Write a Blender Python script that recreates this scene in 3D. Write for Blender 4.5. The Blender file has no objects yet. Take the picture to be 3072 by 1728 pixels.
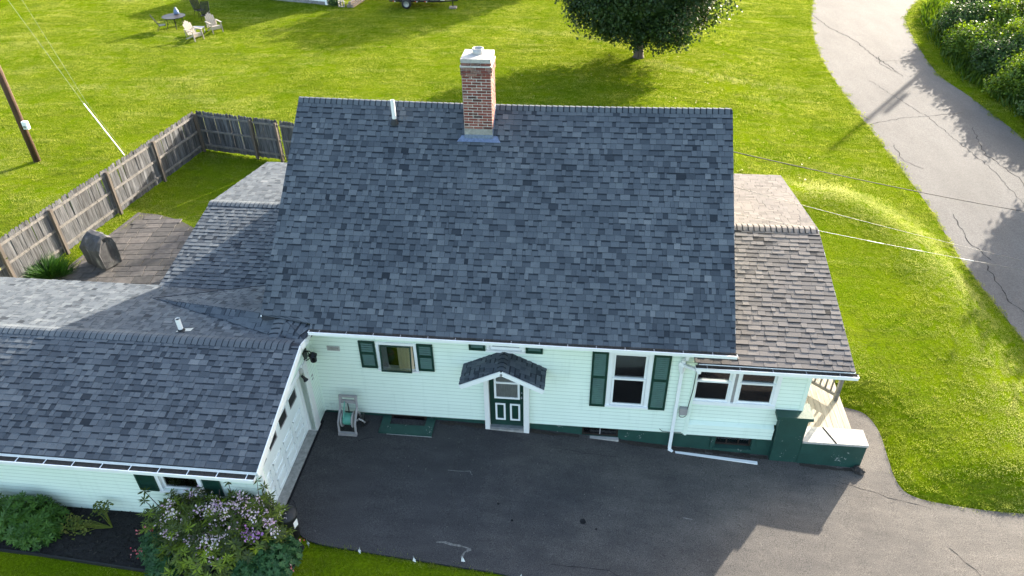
import bpy, bmesh, math, random
import numpy as np
from mathutils import Vector, Matrix
random.seed(7); RNG=np.random.default_rng(7)
S=bpy.context.scene; COL=S.collection
V=Vector; R=math.radians
# ------------------------------------------------------------------ camera
CAM=np.array([6.32657555,-12.79698361,13.48525913])
yaw,pit,rol=R(6.48257712),R(35.78868961),R(-0.94994504); FPX=2204.07
fwd=np.array([-math.sin(yaw)*math.cos(pit),math.cos(yaw)*math.cos(pit),-math.sin(pit)])
rt=np.array([math.cos(yaw),math.sin(yaw),0.]); up=np.cross(rt,fwd)
cr,sr=math.cos(rol),math.sin(rol); CR=cr*rt+sr*up; CU=-sr*rt+cr*up
cd=bpy.data.cameras.new('camera'); cam=bpy.data.objects.new('camera',cd); COL.objects.link(cam)
cam.matrix_world=Matrix(((CR[0],CU[0],-fwd[0],CAM[0]),(CR[1],CU[1],-fwd[1],CAM[1]),(CR[2],CU[2],-fwd[2],CAM[2]),(0,0,0,1)))
cd.sensor_width=36; cd.lens=FPX/3072*36; cd.clip_end=2000; S.camera=cam
# ------------------------------------------------------------------ sky, sun, exposure
SUN_EL,SUN_AZ=17.2,35.0
wd=bpy.data.worlds.new('World'); S.world=wd; wd.use_nodes=True
sk=wd.node_tree.nodes.new('ShaderNodeTexSky'); sk.sky_type='NISHITA'; sk.sun_disc=False
sk.sun_elevation=R(SUN_EL); sk.sun_rotation=R(SUN_AZ); sk.air_density=1.0; sk.dust_density=2.5; sk.ozone_density=.5
wd.node_tree.links.new(sk.outputs[0],wd.node_tree.nodes['Background'].inputs[0])
wd.node_tree.nodes['Background'].inputs[1].default_value=0.12
ld=bpy.data.lights.new('sun','SUN'); sun=bpy.data.objects.new('sun',ld); COL.objects.link(sun)
ld.energy=3.6; ld.angle=R(0.55); ld.color=(1.0,0.90,0.76)
to_sun=V((math.cos(R(SUN_EL))*math.sin(R(SUN_AZ)),math.cos(R(SUN_EL))*math.cos(R(SUN_AZ)),math.sin(R(SUN_EL))))
sun.rotation_euler=to_sun.to_track_quat('Z','Y').to_euler(); sun.location=(20,40,30)
S.view_settings.view_transform='Standard'; S.view_settings.look='None'; S.view_settings.gamma=1
S.view_settings.use_curve_mapping=False; S.view_settings.exposure=2.55

# ------------------------------------------------------------------ materials
def nodes(m): return m.node_tree.nodes, m.node_tree.links
def newmat(name):
    m=bpy.data.materials.new(name); m.use_nodes=True; return m
def bsdf(m): return m.node_tree.nodes['Principled BSDF']
def noise(m,scale,detail=4,coord='P',stretch=None,rough=.6,rand=False):
    N,L=nodes(m); t=N.new('ShaderNodeTexNoise'); t.inputs['Scale'].default_value=scale; t.inputs['Detail'].default_value=detail
    t.inputs['Roughness'].default_value=rough
    if coord=='P': src=N.new('ShaderNodeNewGeometry').outputs['Position']
    else: src=N.new('ShaderNodeTexCoord').outputs['Object']
    if rand:
        oi=N.new('ShaderNodeObjectInfo'); mu=N.new('ShaderNodeMath'); mu.operation='MULTIPLY'; mu.inputs[1].default_value=37.
        L.new(oi.outputs['Random'],mu.inputs[0]); ad=N.new('ShaderNodeVectorMath'); ad.operation='ADD'
        L.new(src,ad.inputs[0]); L.new(mu.outputs[0],ad.inputs[1]); src=ad.outputs[0]
    if stretch:
        mp=N.new('ShaderNodeMapping'); mp.inputs['Scale'].default_value=stretch; L.new(src,mp.inputs['Vector']); src=mp.outputs[0]
    L.new(src,t.inputs['Vector']); return t.outputs['Fac']
def ramp(m,fac,stops):
    N,L=nodes(m); r=N.new('ShaderNodeValToRGB'); e=r.color_ramp.elements
    while len(e)<len(stops): e.new(.5)
    for x,(p,c) in zip(e,stops): x.position=p; x.color=(*c,1)
    L.new(fac,r.inputs[0]); return r.outputs[0]
def mix(m,a,b,fac,mode='MIX'):
    N,L=nodes(m); x=N.new('ShaderNodeMix'); x.data_type='RGBA'; x.blend_type=mode
    for s,i in ((a,6),(b,7)):
        if isinstance(s,tuple): x.inputs[i].default_value=(*s,1)
        else: L.new(s,x.inputs[i])
    if isinstance(fac,(int,float)): x.inputs[0].default_value=fac
    else: L.new(fac,x.inputs[0])
    return x.outputs[2]
def math_(m,op,a,b=None,clamp=False):
    N,L=nodes(m); x=N.new('ShaderNodeMath'); x.operation=op; x.use_clamp=clamp
    for i,s in enumerate((a,b)):
        if s is None: continue
        if isinstance(s,(int,float)): x.inputs[i].default_value=s
        else: L.new(s,x.inputs[i])
    return x.outputs[0]
def bump(m,h,strength=.3,dist=.01):
    N,L=nodes(m); b=N.new('ShaderNodeBump'); b.inputs['Strength'].default_value=strength; b.inputs['Distance'].default_value=dist
    L.new(h,b.inputs['Height']); L.new(b.outputs[0],bsdf(m).inputs['Normal'])
def tone(m):
    N,L=nodes(m); a=N.new('ShaderNodeAttribute'); a.attribute_name='tone'; return a.outputs['Fac']
def simple(name,c,rough=.6,metal=0,var=.12,scale=6,bmp=0,stretch=None,coord='P',rand=False):
    m=newmat(name); b=bsdf(m); n=noise(m,scale,5,coord,stretch,rand=rand)
    lo=tuple(x*(1-var) for x in c); hi=tuple(min(1,x*(1+var)) for x in c)
    m.node_tree.links.new(ramp(m,n,[(.3,lo),(.7,hi)]),b.inputs['Base Color'])
    b.inputs['Roughness'].default_value=rough; b.inputs['Metallic'].default_value=metal
    if bmp: bump(m,n,bmp)
    return m
def leafmat(name,lo,mid,hi,trans=.35,rough=.5):
    m=newmat(name); N,L=nodes(m); b=bsdf(m); t=tone(m)
    c=ramp(m,t,[(0,lo),(.5,mid),(1,hi)])
    L.new(c,b.inputs['Base Color']); b.inputs['Roughness'].default_value=rough; b.inputs['Specular IOR Level'].default_value=.3
    tr=N.new('ShaderNodeBsdfTranslucent'); hs=N.new('ShaderNodeHueSaturation'); hs.inputs['Saturation'].default_value=1.15; hs.inputs['Value'].default_value=1.3; hs.inputs['Hue'].default_value=.485
    L.new(c,hs.inputs['Color']); L.new(hs.outputs[0],tr.inputs[0])
    mx=N.new('ShaderNodeMixShader'); mx.inputs[0].default_value=trans; L.new(b.outputs[0],mx.inputs[1]); L.new(tr.outputs[0],mx.inputs[2])
    L.new(mx.outputs[0],N['Material Output'].inputs[0]); return m
M={}
def build_materials():
    # painted things
    m=M['mint']=newmat('mint_siding'); n=noise(m,1.3,5); gr=noise(m,1.,5,'P',(7,7,.8))
    c=ramp(m,n,[(.3,(.71,.815,.705)),(.7,(.755,.855,.75))]); c=mix(m,c,(.50,.60,.50),ramp(m,gr,[(.55,(0,0,0)),(.8,(.35,.35,.35))]))
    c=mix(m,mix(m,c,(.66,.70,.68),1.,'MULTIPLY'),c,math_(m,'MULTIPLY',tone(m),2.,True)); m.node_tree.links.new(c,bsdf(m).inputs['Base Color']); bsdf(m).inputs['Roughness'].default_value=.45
    M['white']=simple('white_paint',(.80,.81,.80),.4,var=.04,scale=3)
    m=M['whiteworn']=newmat('worn_white_paint'); n=noise(m,9,6); n2=noise(m,40,4)
    k=math_(m,'MULTIPLY',n,n2); L=m.node_tree.links
    L.new(ramp(m,k,[(.11,(.28,.2,.15)),(.145,(.76,.75,.72))]),bsdf(m).inputs['Base Color']); bsdf(m).inputs['Roughness'].default_value=.55
    M['door_white']=simple('garage_door_paint',(.80,.84,.82),.35,var=.03,scale=2)
    M['green']=simple('dark_green_paint',(.006,.035,.024),.42,var=.25,scale=4)
    m=M['fgreen']=newmat('green_masonry_paint'); n=noise(m,2.2,7); n2=noise(m,26,5)
    c=ramp(m,n,[(.3,(.007,.040,.032)),(.7,(.014,.064,.050))]); chip=ramp(m,math_(m,'MULTIPLY',noise(m,3.1,3),n2),[(.385,(0,0,0)),(.4,(1,1,1))])
    m.node_tree.links.new(mix(m,c,(.3,.31,.29),chip),bsdf(m).inputs['Base Color']); bsdf(m).inputs['Roughness'].default_value=.6; bump(m,n2,.4)
    M['pgreen']=M['fgreen']
    # shingles: blue grey granules, tone per tab
    m=M['shingle']=newmat('slate_grey_shingle'); t=tone(m); g=noise(m,170,3); g2=noise(m,1.1,4)
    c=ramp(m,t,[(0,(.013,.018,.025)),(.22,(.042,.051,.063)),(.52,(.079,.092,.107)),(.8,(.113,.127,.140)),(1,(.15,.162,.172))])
    c=mix(m,c,ramp(m,g,[(.25,(.45,.45,.46)),(.75,(1.5,1.5,1.48))]),.75,'MULTIPLY')
    c=mix(m,c,ramp(m,g2,[(.3,(.82,.84,.86)),(.7,(1.14,1.13,1.11))]),1.,'MULTIPLY')
    m.node_tree.links.new(c,bsdf(m).inputs['Base Color']); bsdf(m).inputs['Roughness'].default_value=.85; bsdf(m).inputs['Specular IOR Level'].default_value=.25; bump(m,g,.5,.004)
    m=M['shingle_warm']=newmat('brown_grey_shingle'); t=tone(m); g=noise(m,170,3); g2=noise(m,.9,4)  # sunroom roof: lighter, warmer tones than the other shingles
    c=ramp(m,t,[(0,(.02,.019,.019)),(.22,(.098,.092,.091)),(.52,(.135,.126,.124)),(.8,(.160,.149,.145)),(1,(.185,.172,.165))])
    c=mix(m,c,ramp(m,g,[(.25,(.5,.5,.5)),(.75,(1.45,1.45,1.45))]),.7,'MULTIPLY'); c=mix(m,c,ramp(m,g2,[(.3,(.88,.87,.87)),(.7,(1.12,1.08,1.02))]),1.,'MULTIPLY')
    m.node_tree.links.new(c,bsdf(m).inputs['Base Color']); bsdf(m).inputs['Roughness'].default_value=.88; bsdf(m).inputs['Specular IOR Level'].default_value=.2; bump(m,g,.5,.004)
    M['roofdeck']=simple('roof_underlay',(.03,.034,.042),.9,scale=60)
    # brick
    m=M['brick']=newmat('red_brick'); t=noise(m,3.5,4,'P'); oi=m.node_tree.nodes.new('ShaderNodeObjectInfo')
    c=ramp(m,oi.outputs['Random'],[(0,(.05,.024,.022)),(.15,(.14,.042,.032)),(.6,(.215,.056,.042)),(.85,(.23,.08,.06)),(1,(.26,.15,.12))])
    z=m.node_tree.nodes.new('ShaderNodeSeparateXYZ'); ge=m.node_tree.nodes.new('ShaderNodeNewGeometry'); m.node_tree.links.new(ge.outputs['Position'],z.inputs[0])
    so=math_(m,'ADD',math_(m,'MULTIPLY',math_(m,'SUBTRACT',z.outputs['Z'],7.15),1.1),math_(m,'MULTIPLY',math_(m,'SUBTRACT',t,.62),3.0),True)
    c=mix(m,c,(.045,.03,.027),so); ef=ramp(m,noise(m,11,5),[(.58,(0,0,0)),(.72,(.5,.5,.5))]); c=mix(m,c,(.5,.44,.4),ef)
    m.node_tree.links.new(c,bsdf(m).inputs['Base Color']); bsdf(m).inputs['Roughness'].default_value=.85; bump(m,noise(m,90,3),.4,.004)
    M['mortar']=simple('mortar',(.52,.49,.45),.9,var=.25,scale=14,bmp=.3)
    M['concrete']=simple('concrete',(.27,.26,.24),.9,var=.3,scale=9,bmp=.3)
    M['capstone']=simple('weathered_cap',(.37,.355,.33),.85,var=.22,scale=14,bmp=.3)
    M['flue']=simple('flue_metal',(.42,.40,.37),.45,.2,var=.2,scale=8)
    M['lead']=simple('lead_flashing',(.14,.18,.27),.5,.3,var=.25,scale=20)
    M['louvre']=simple('louvre_lit_green',(.028,.085,.058),.35,var=.2,scale=4)  # light caught by the slats is put into this paler green
    M['black']=simple('black_rubber',(.012,.012,.013),.6,var=.3,scale=10)
    M['blackm']=simple('black_metal',(.012,.012,.014),.4,.5,var=.3,scale=10)
    M['pvc']=simple('white_pvc',(.8,.8,.78),.35,var=.03)
    M['grey']=simple('grey_plastic',(.30,.285,.28),.5,var=.1,scale=6)
    M['galv']=simple('galvanised_metal',(.35,.36,.37),.4,.6,var=.15,scale=10)
    M['debris']=simple('gutter_debris',(.055,.046,.038),.95,var=.5,scale=25,bmp=.4)
    M['brown']=simple('dark_brown_frame',(.022,.015,.011),.5,var=.3)
    M['curtain']=simple('cream_curtain',(.93,.72,.50),.9,var=.06,scale=5)
    M['lace']=simple('grey_curtain',(.36,.34,.34),.9,var=.25,scale=8,stretch=(9,9,.6))
    M['room']=simple('dim_interior',(.12,.10,.085),.9,var=.2)
    M['hosegreen']=simple('green_hose',(.10,.34,.26),.45,var=.08)
    M['cover']=None
    m=M['cover']=newmat('weathered_grill_cover'); n=noise(m,3.,6,'O'); n2=noise(m,7,6,'O',(1,1,.35))
    m.node_tree.links.new(ramp(m,math_(m,'MULTIPLY',n,n2),[(.12,(.016,.016,.018)),(.3,(.045,.045,.048)),(.42,(.13,.128,.124))]),bsdf(m).inputs['Base Color']); bsdf(m).inputs['Roughness'].default_value=.7; bump(m,n2,.5,.02)
    # glass
    m=M['glass']=newmat('window_glass'); N,L=nodes(m); tr=N.new('ShaderNodeBsdfTransparent'); tr.inputs[0].default_value=(.74,.78,.77,1)
    gl=N.new('ShaderNodeBsdfGlossy'); gl.inputs['Roughness'].default_value=.03; fr=N.new('ShaderNodeFresnel'); fr.inputs[0].default_value=1.5
    mx=N.new('ShaderNodeMixShader'); L.new(math_(m,'ADD',fr.outputs[0],.09,True),mx.inputs[0]); L.new(tr.outputs[0],mx.inputs[1]); L.new(gl.outputs[0],mx.inputs[2]); L.new(mx.outputs[0],N['Material Output'].inputs[0])
    # wood
    m=M['fence']=newmat('weathered_grey_wood'); a=noise(m,1.,6,'O',(22,22,1.6),rand=True); b2=noise(m,1.,5,'O',(60,60,3),rand=True); oi=m.node_tree.nodes.new('ShaderNodeObjectInfo')
    k=math_(m,'ADD',math_(m,'MULTIPLY',a,.75),math_(m,'ADD',math_(m,'MULTIPLY',b2,.25),math_(m,'MULTIPLY',math_(m,'SUBTRACT',oi.outputs['Random'],.5),.17)))
    c=ramp(m,k,[(.34,(.014,.014,.015)),(.46,(.040,.041,.044)),(.58,(.080,.082,.088)),(.74,(.175,.175,.178))])
    m.node_tree.links.new(c,bsdf(m).inputs['Base Color']); bsdf(m).inputs['Roughness'].default_value=.85; bump(m,b2,.5,.004)
    M['postwood']=simple('brown_grey_post_wood',(.085,.068,.055),.85,var=.4,scale=1,stretch=(25,25,1.5),coord='O',rand=True,bmp=.4)
    M['railwood']=simple('grey_rail_wood',(.12,.112,.104),.85,var=.4,scale=1,stretch=(9,9,9),coord='O',rand=True,bmp=.3)
    M['deckwood']=simple('pale_deck_wood',(.27,.235,.18),.8,var=.35,scale=1,stretch=(30,1.4,30),coord='P',bmp=.3)
    m=M['pole']=newmat('creosote_pole_wood'); a=noise(m,1.,6,'P',(14,14,.5)); b2=noise(m,1.,4,'P',(40,40,2))
    m.node_tree.links.new(ramp(m,math_(m,'ADD',math_(m,'MULTIPLY',a,.7),math_(m,'MULTIPLY',b2,.3)),[(.35,(.02,.011,.007)),(.55,(.075,.037,.019)),(.7,(.20,.11,.055))]),bsdf(m).inputs['Base Color']); bsdf(m).inputs['Roughness'].default_value=.8; bump(m,b2,.5,.01)
    M['bark']=simple('tree_bark',(.075,.06,.05),.9,var=.45,scale=1,stretch=(14,14,2),bmp=.7)
    M['timber']=simple('old_timber',(.20,.165,.135),.85,var=.35,scale=1,stretch=(3,3,12),bmp=.4)
    # ground
    m=M['asphalt']=newmat('driveway_asphalt'); N,L=nodes(m); sp=noise(m,62,4,rough=.75); big=noise(m,.55,5); mid=noise(m,1.,5,'P',(1.2,3.2,1)); vo=N.new('ShaderNodeTexVoronoi'); vo.inputs['Scale'].default_value=52
    ge=N.new('ShaderNodeNewGeometry'); L.new(ge.outputs['Position'],vo.inputs['Vector']); sx=N.new('ShaderNodeSeparateXYZ'); L.new(ge.outputs['Position'],sx.inputs[0])
    x_pale=math_(m,'ADD',math_(m,'MULTIPLY',math_(m,'SUBTRACT',sx.outputs['X'],4.5),.085),math_(m,'MULTIPLY',math_(m,'SUBTRACT',big,.5),1.3),True)  # asphalt gets paler with growing x, broken up by noise
    c=mix(m,(.043,.042,.043),(.104,.095,.085),x_pale); c=mix(m,c,ramp(m,mid,[(.35,(.85,.85,.86)),(.66,(1.15,1.14,1.13))]),1.,'MULTIPLY')
    c=mix(m,c,ramp(m,sp,[(.36,(.30,.30,.31)),(.64,(1.8,1.78,1.74))]),.95,'MULTIPLY')
    fleck=ramp(m,vo.outputs['Distance'],[(.0,(1,1,1)),(.10,(0,0,0))]); c=mix(m,c,(.2,.19,.18),math_(m,'MULTIPLY',fleck,math_(m,'GREATER_THAN',noise(m,30,2),.56)))
    L.new(c,bsdf(m).inputs['Base Color']); bsdf(m).inputs['Roughness'].default_value=.88; bsdf(m).inputs['Specular IOR Level'].default_value=.25; bump(m,sp,.6,.006)
    m=M['road']=newmat('old_road_asphalt'); sp=noise(m,26,5,rough=.8); big=noise(m,.5,6,'P',(1.3,.5,1))
    c=ramp(m,big,[(.3,(.088,.085,.083)),(.7,(.124,.119,.115))]); c=mix(m,c,ramp(m,sp,[(.33,(.55,.55,.55)),(.67,(1.45,1.45,1.45))]),.8,'MULTIPLY')
    m.node_tree.links.new(c,bsdf(m).inputs['Base Color']); bsdf(m).inputs['Roughness'].default_value=.9; bsdf(m).inputs['Specular IOR Level'].default_value=.2; bump(m,sp,.5,.006)
    M['tar']=simple('dark_crack',(.02,.02,.021),1.,var=.3); bsdf(M['tar']).inputs['Specular IOR Level'].default_value=0
    M['roadcrack']=simple('road_crack',(.040,.039,.038),1.,var=.3); bsdf(M['roadcrack']).inputs['Specular IOR Level'].default_value=0
    M['chalk']=simple('chalky_scuff',(.135,.13,.12),.9,var=.45,scale=18)
    M['soil']=simple('dark_soil',(.035,.028,.021),.95,var=.4,scale=20,bmp=.5)
    m=M['lawn']=newmat('lawn_ground'); a=noise(m,.5,6); b2=noise(m,18,4); d=noise(m,1.,5,'P',(.25,1.6,1))
    c=ramp(m,a,[(.3,(.06,.105,.002)),(.7,(.11,.15,.004))]); c=mix(m,c,(.12,.125,.02),ramp(m,d,[(.55,(0,0,0)),(.75,(.6,.6,.6))])); c=mix(m,c,ramp(m,b2,[(.3,(.5,.5,.5)),(.7,(1.4,1.4,1.4))]),.8,'MULTIPLY')
    m.node_tree.links.new(c,bsdf(m).inputs['Base Color']); bsdf(m).inputs['Roughness'].default_value=.9; bsdf(m).inputs['Specular IOR Level'].default_value=.0; bump(m,b2,.8,.03)
    # grass blades: colour by place in the lawn and by tuft
    m=M['blade']=newmat('grass_blade'); N,L=nodes(m); a=noise(m,.42,6); st=noise(m,1.,5,'P',(.22,1.5,.2)); fine=noise(m,5.5,4); oi=N.new('ShaderNodeObjectInfo')
    k=math_(m,'ADD',math_(m,'MULTIPLY',a,.45),math_(m,'ADD',math_(m,'MULTIPLY',fine,.45),math_(m,'ADD',math_(m,'MULTIPLY',oi.outputs['Random'],.05),.055)))
    k=math_(m,'ADD',math_(m,'MULTIPLY',math_(m,'SUBTRACT',k,.53),1.55),.53)
    c=ramp(m,k,[(.24,(.080,.130,.009)),(.43,(.180,.238,.021)),(.60,(.265,.310,.038)),(.78,(.36,.385,.085))])
    c=mix(m,c,(.40,.41,.12),ramp(m,st,[(.52,(0,0,0)),(.74,(.7,.7,.7))]))
    cl=noise(m,1.,4,'P',(1.1,3.4,.3)); c=mix(m,c,ramp(m,cl,[(.34,(.68,.76,.66)),(.62,(1.15,1.1,1.2))]),.9,'MULTIPLY')
    da=N.new('ShaderNodeAttribute'); da.attribute_type='INSTANCER'; da.attribute_name='paleness'; c=mix(m,c,(.46,.45,.19),math_(m,'MULTIPLY',da.outputs['Fac'],.62))
    b=bsdf(m); L.new(c,b.inputs['Base Color']); b.inputs['Roughness'].default_value=.8; b.inputs['Specular IOR Level'].default_value=.0
    tr=N.new('ShaderNodeBsdfTranslucent'); L.new(c,tr.inputs[0]); mx=N.new('ShaderNodeMixShader'); mx.inputs[0].default_value=.5; L.new(b.outputs[0],mx.inputs[1]); L.new(tr.outputs[0],mx.inputs[2]); L.new(mx.outputs[0],N['Material Output'].inputs[0])
    M['mulch']=simple('black_mulch',(.014,.012,.011),.95,var=.5,scale=30,bmp=.8)
    M['chip2']=leafmat('pale_grit',(.06,.055,.05),(.14,.13,.115),(.3,.28,.25),0,.9)
    M['chip']=leafmat('mulch_chip',(.008,.007,.006),(.02,.017,.015),(.06,.05,.042),0,.9)
    m=M['paver']=newmat('stone_paver'); oi=m.node_tree.nodes.new('ShaderNodeObjectInfo'); n=noise(m,7,6)
    c=mix(m,ramp(m,oi.outputs['Random'],[(0,(.042,.040,.039)),(.5,(.064,.060,.058)),(1,(.088,.08,.075))]),ramp(m,n,[(.3,(.6,.6,.6)),(.7,(1.3,1.28,1.25))]),.9,'MULTIPLY')
    m.node_tree.links.new(c,bsdf(m).inputs['Base Color']); bsdf(m).inputs['Roughness'].default_value=.9; bump(m,n,.5,.01)
    M['sand']=simple('paver_joint_sand',(.055,.05,.042),.95,var=.4,scale=25)
    # foliage
    M['tree']=leafmat('maple_leaf',(.010,.024,.008),(.024,.055,.014),(.05,.09,.02),.28)
    M['bush']=leafmat('roadside_leaf',(.03,.07,.008),(.075,.145,.014),(.17,.25,.03),.4)
    M['bush2']=leafmat('roadside_leaf_dark',(.018,.045,.010),(.045,.095,.02),(.10,.16,.04),.35)
    M['weed']=leafmat('roadside_weed',(.02,.05,.006),(.05,.10,.012),(.11,.16,.03),.35)
    M['rhodo']=leafmat('rhododendron_leaf',(.032,.046,.014),(.088,.125,.02),(.23,.31,.022),.25,.45)
    M['heart']=leafmat('bleeding_heart_leaf',(.018,.055,.018),(.038,.105,.034),(.075,.165,.045),.28)
    M['peony']=leafmat('peony_leaf',(.026,.07,.012),(.062,.14,.02),(.12,.22,.035),.28,.45)
    M['wilt']=leafmat('yellowing_leaf',(.05,.09,.02),(.16,.19,.03),(.30,.27,.07),.3)
    M['flower']=leafmat('lavender_petal',(.36,.15,.44),(.62,.43,.56),(.80,.72,.72),.3)
    M['pink']=leafmat('pink_flower',(.5,.05,.08),(.6,.13,.13),(.75,.4,.4),.3)
    M['clump']=leafmat('fine_grass_blade',(.01,.04,.008),(.025,.08,.012),(.05,.12,.02),.3)
    # things
    M['beige']=simple('beige_plastic',(.34,.29,.235),.5,var=.06,scale=6)
    M['tabletop']=simple('brown_table_mesh',(.028,.022,.02),.5,var=.2,scale=30)
    M['blue']=simple('dusty_blue_plastic',(.12,.18,.30),.5,var=.15)
    M['steelgrey']=simple('grey_slat_plastic',(.19,.20,.22),.5,var=.1)
    M['panelgrey']=simple('trailer_mesh_panel',(.13,.13,.13),.6,.3,var=.4,scale=9)
    M['red']=simple('red_reflector',(.5,.015,.01),.3,var=.1)
    M['stonegrey']=simple('stone_foundation',(.2,.195,.19),.9,var=.4,scale=5,bmp=.4)
    M['flag']=simple('white_flag_plastic',(.82,.82,.80),.5,var=.03)
    M['cable']=simple('twisted_cable',(.022,.021,.02),.8,.0,var=.7,scale=6,stretch=(3,3,3))
    M['cablewhite']=simple('bare_bright_cable',(.15,.15,.145),.4,.3,var=.4,scale=3)
    M['wallgrey']=simple('aged_grey_lamp_plastic',(.42,.40,.37),.5,var=.1)
    M['rock']=simple('dark_rock',(.035,.03,.027),.95,var=.6,scale=20,bmp=1)
build_materials()

# ------------------------------------------------------------------ builders
def org(o):
    p=V((0,0,0))
    while o is not None: p+=o.location; o=o.parent
    return p
class MB:
    def __init__(s): s.v=[]; s.f=[]; s.m=[]; s.t=[]
    def add(s,vs,fs,m=0,t=.5):
        b=len(s.v); s.v.extend(vs); s.f.extend([tuple(i+b for i in f) for f in fs]); s.m.extend([m]*len(fs)); s.t.extend([t]*len(fs)); return s
    def poly(s,pts,m=0,t=.5): return s.add([tuple(p) for p in pts],[tuple(range(len(pts)))],m,t)
    def box(s,x0,x1,y0,y1,z0,z1,m=0,t=.5):
        return s.add([(x0,y0,z0),(x1,y0,z0),(x1,y1,z0),(x0,y1,z0),(x0,y0,z1),(x1,y0,z1),(x1,y1,z1),(x0,y1,z1)],[(0,3,2,1),(4,5,6,7),(0,1,5,4),(1,2,6,5),(2,3,7,6),(3,0,4,7)],m,t)
    def beam(s,a,b,w,h,upv=(0,0,1),m=0,t=.5):
        a,b=V(a),V(b); d=(b-a).normalized(); u=V(upv); sd=d.cross(u)
        if sd.length<1e-4: sd=d.cross(V((0,1,0)))
        sd.normalize(); u=sd.cross(d); sd*=w/2; u*=h/2
        vs=[tuple(p+i*sd+j*u) for p in (a,b) for i,j in ((-1,-1),(1,-1),(1,1),(-1,1))]
        return s.add(vs,[(0,3,2,1),(4,5,6,7),(0,1,5,4),(1,2,6,5),(2,3,7,6),(3,0,4,7)],m,t)
    def tube(s,pts,r,n=8,m=0,t=.5,close=True):
        pts=[V(p) for p in pts]; rs=r if isinstance(r,(list,tuple)) else [r]*len(pts); vs=[]; ref=None
        for i,p in enumerate(pts):
            d=(pts[min(i+1,len(pts)-1)]-pts[max(i-1,0)]).normalized()
            if ref is None: ref=V((0,0,1)) if abs(d.z)<.9 else V((1,0,0))
            x=d.cross(ref).normalized(); y=x.cross(d).normalized(); ref=y
            for k in range(n): a=2*math.pi*k/n; vs.append(tuple(p+rs[i]*(math.cos(a)*x+math.sin(a)*y)))
        fs=[(i*n+k,i*n+(k+1)%n,(i+1)*n+(k+1)%n,(i+1)*n+k) for i in range(len(pts)-1) for k in range(n)]
        if close: fs+= [tuple(range(n))[::-1],tuple((len(pts)-1)*n+k for k in range(n))]
        return s.add(vs,fs,m,t)
    def lathe(s,c,prof,n=16,m=0,t=.5,ax=(0,0,1)):
        c=V(c); q=V(ax).to_track_quat('Z','Y'); vs=[]
        for r,z in prof:
            for k in range(n): a=2*math.pi*k/n; vs.append(tuple(c+q@V((r*math.cos(a),r*math.sin(a),z))))
        fs=[(i*n+k,i*n+(k+1)%n,(i+1)*n+(k+1)%n,(i+1)*n+k) for i in range(len(prof)-1) for k in range(n)]
        return s.add(vs,fs,m,t)
    def prism(s,poly,o,a,b,n,m=0,t=.5):   # polygon in (a,b) axes at o, extruded along n
        o,a,b,n=V(o),V(a),V(b),V(n); lo=[o+p[0]*a+p[1]*b for p in poly]; k=len(poly)
        vs=[tuple(p) for p in lo]+[tuple(p+n) for p in lo]
        return s.add(vs,[tuple(range(k))[::-1],tuple(range(k,2*k))]+[(i,(i+1)%k,(i+1)%k+k,i+k) for i in range(k)],m,t)
    def build(s,name,mats,parent=None,smooth=False,kind=None,label=None,loc=None):
        me=bpy.data.meshes.new(name); o0=org(parent) if parent else V((0,0,0))
        if loc is not None: o0=o0+V(loc)
        me.from_pydata([(a[0]-o0.x,a[1]-o0.y,a[2]-o0.z) for a in s.v],[],s.f)
        mats=mats if isinstance(mats,(list,tuple)) else [mats]
        for x in mats: me.materials.append(x)
        if len(mats)>1: me.polygons.foreach_set('material_index',s.m)
        at=me.attributes.new('tone','FLOAT','FACE'); at.data.foreach_set('value',s.t)
        if smooth: me.polygons.foreach_set('use_smooth',[True]*len(me.polygons))
        bm=bmesh.new(); bm.from_mesh(me); bmesh.ops.recalc_face_normals(bm,faces=bm.faces) if len(s.f)<4000 and kind!='stuff' else None; bm.to_mesh(me); bm.free(); me.update()
        return link(name,me,parent,loc,kind,label)
def link(name,me,parent=None,loc=None,kind=None,label=None):
    o=bpy.data.objects.new(name,me); COL.objects.link(o)
    if parent: o.parent=parent
    if loc is not None: o.location=loc
    if kind: o['kind']=kind
    if label: o['label']=label
    return o
def thing(name,label,cat,loc=(0,0,0),group=None):
    o=bpy.data.objects.new(name,None); COL.objects.link(o); o.location=loc; o['label']=label; o['category']=cat; o.empty_display_size=.3
    if group: o['group']=group
    return o
def tag(o,label,cat,group=None):
    o['label']=label; o['category']=cat
    if group: o['group']=group
    return o
def copy_tree(o,parent=None):
    c=o.copy(); COL.objects.link(c); c.parent=parent
    for ch in o.children: copy_tree(ch,c)
    return c
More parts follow.
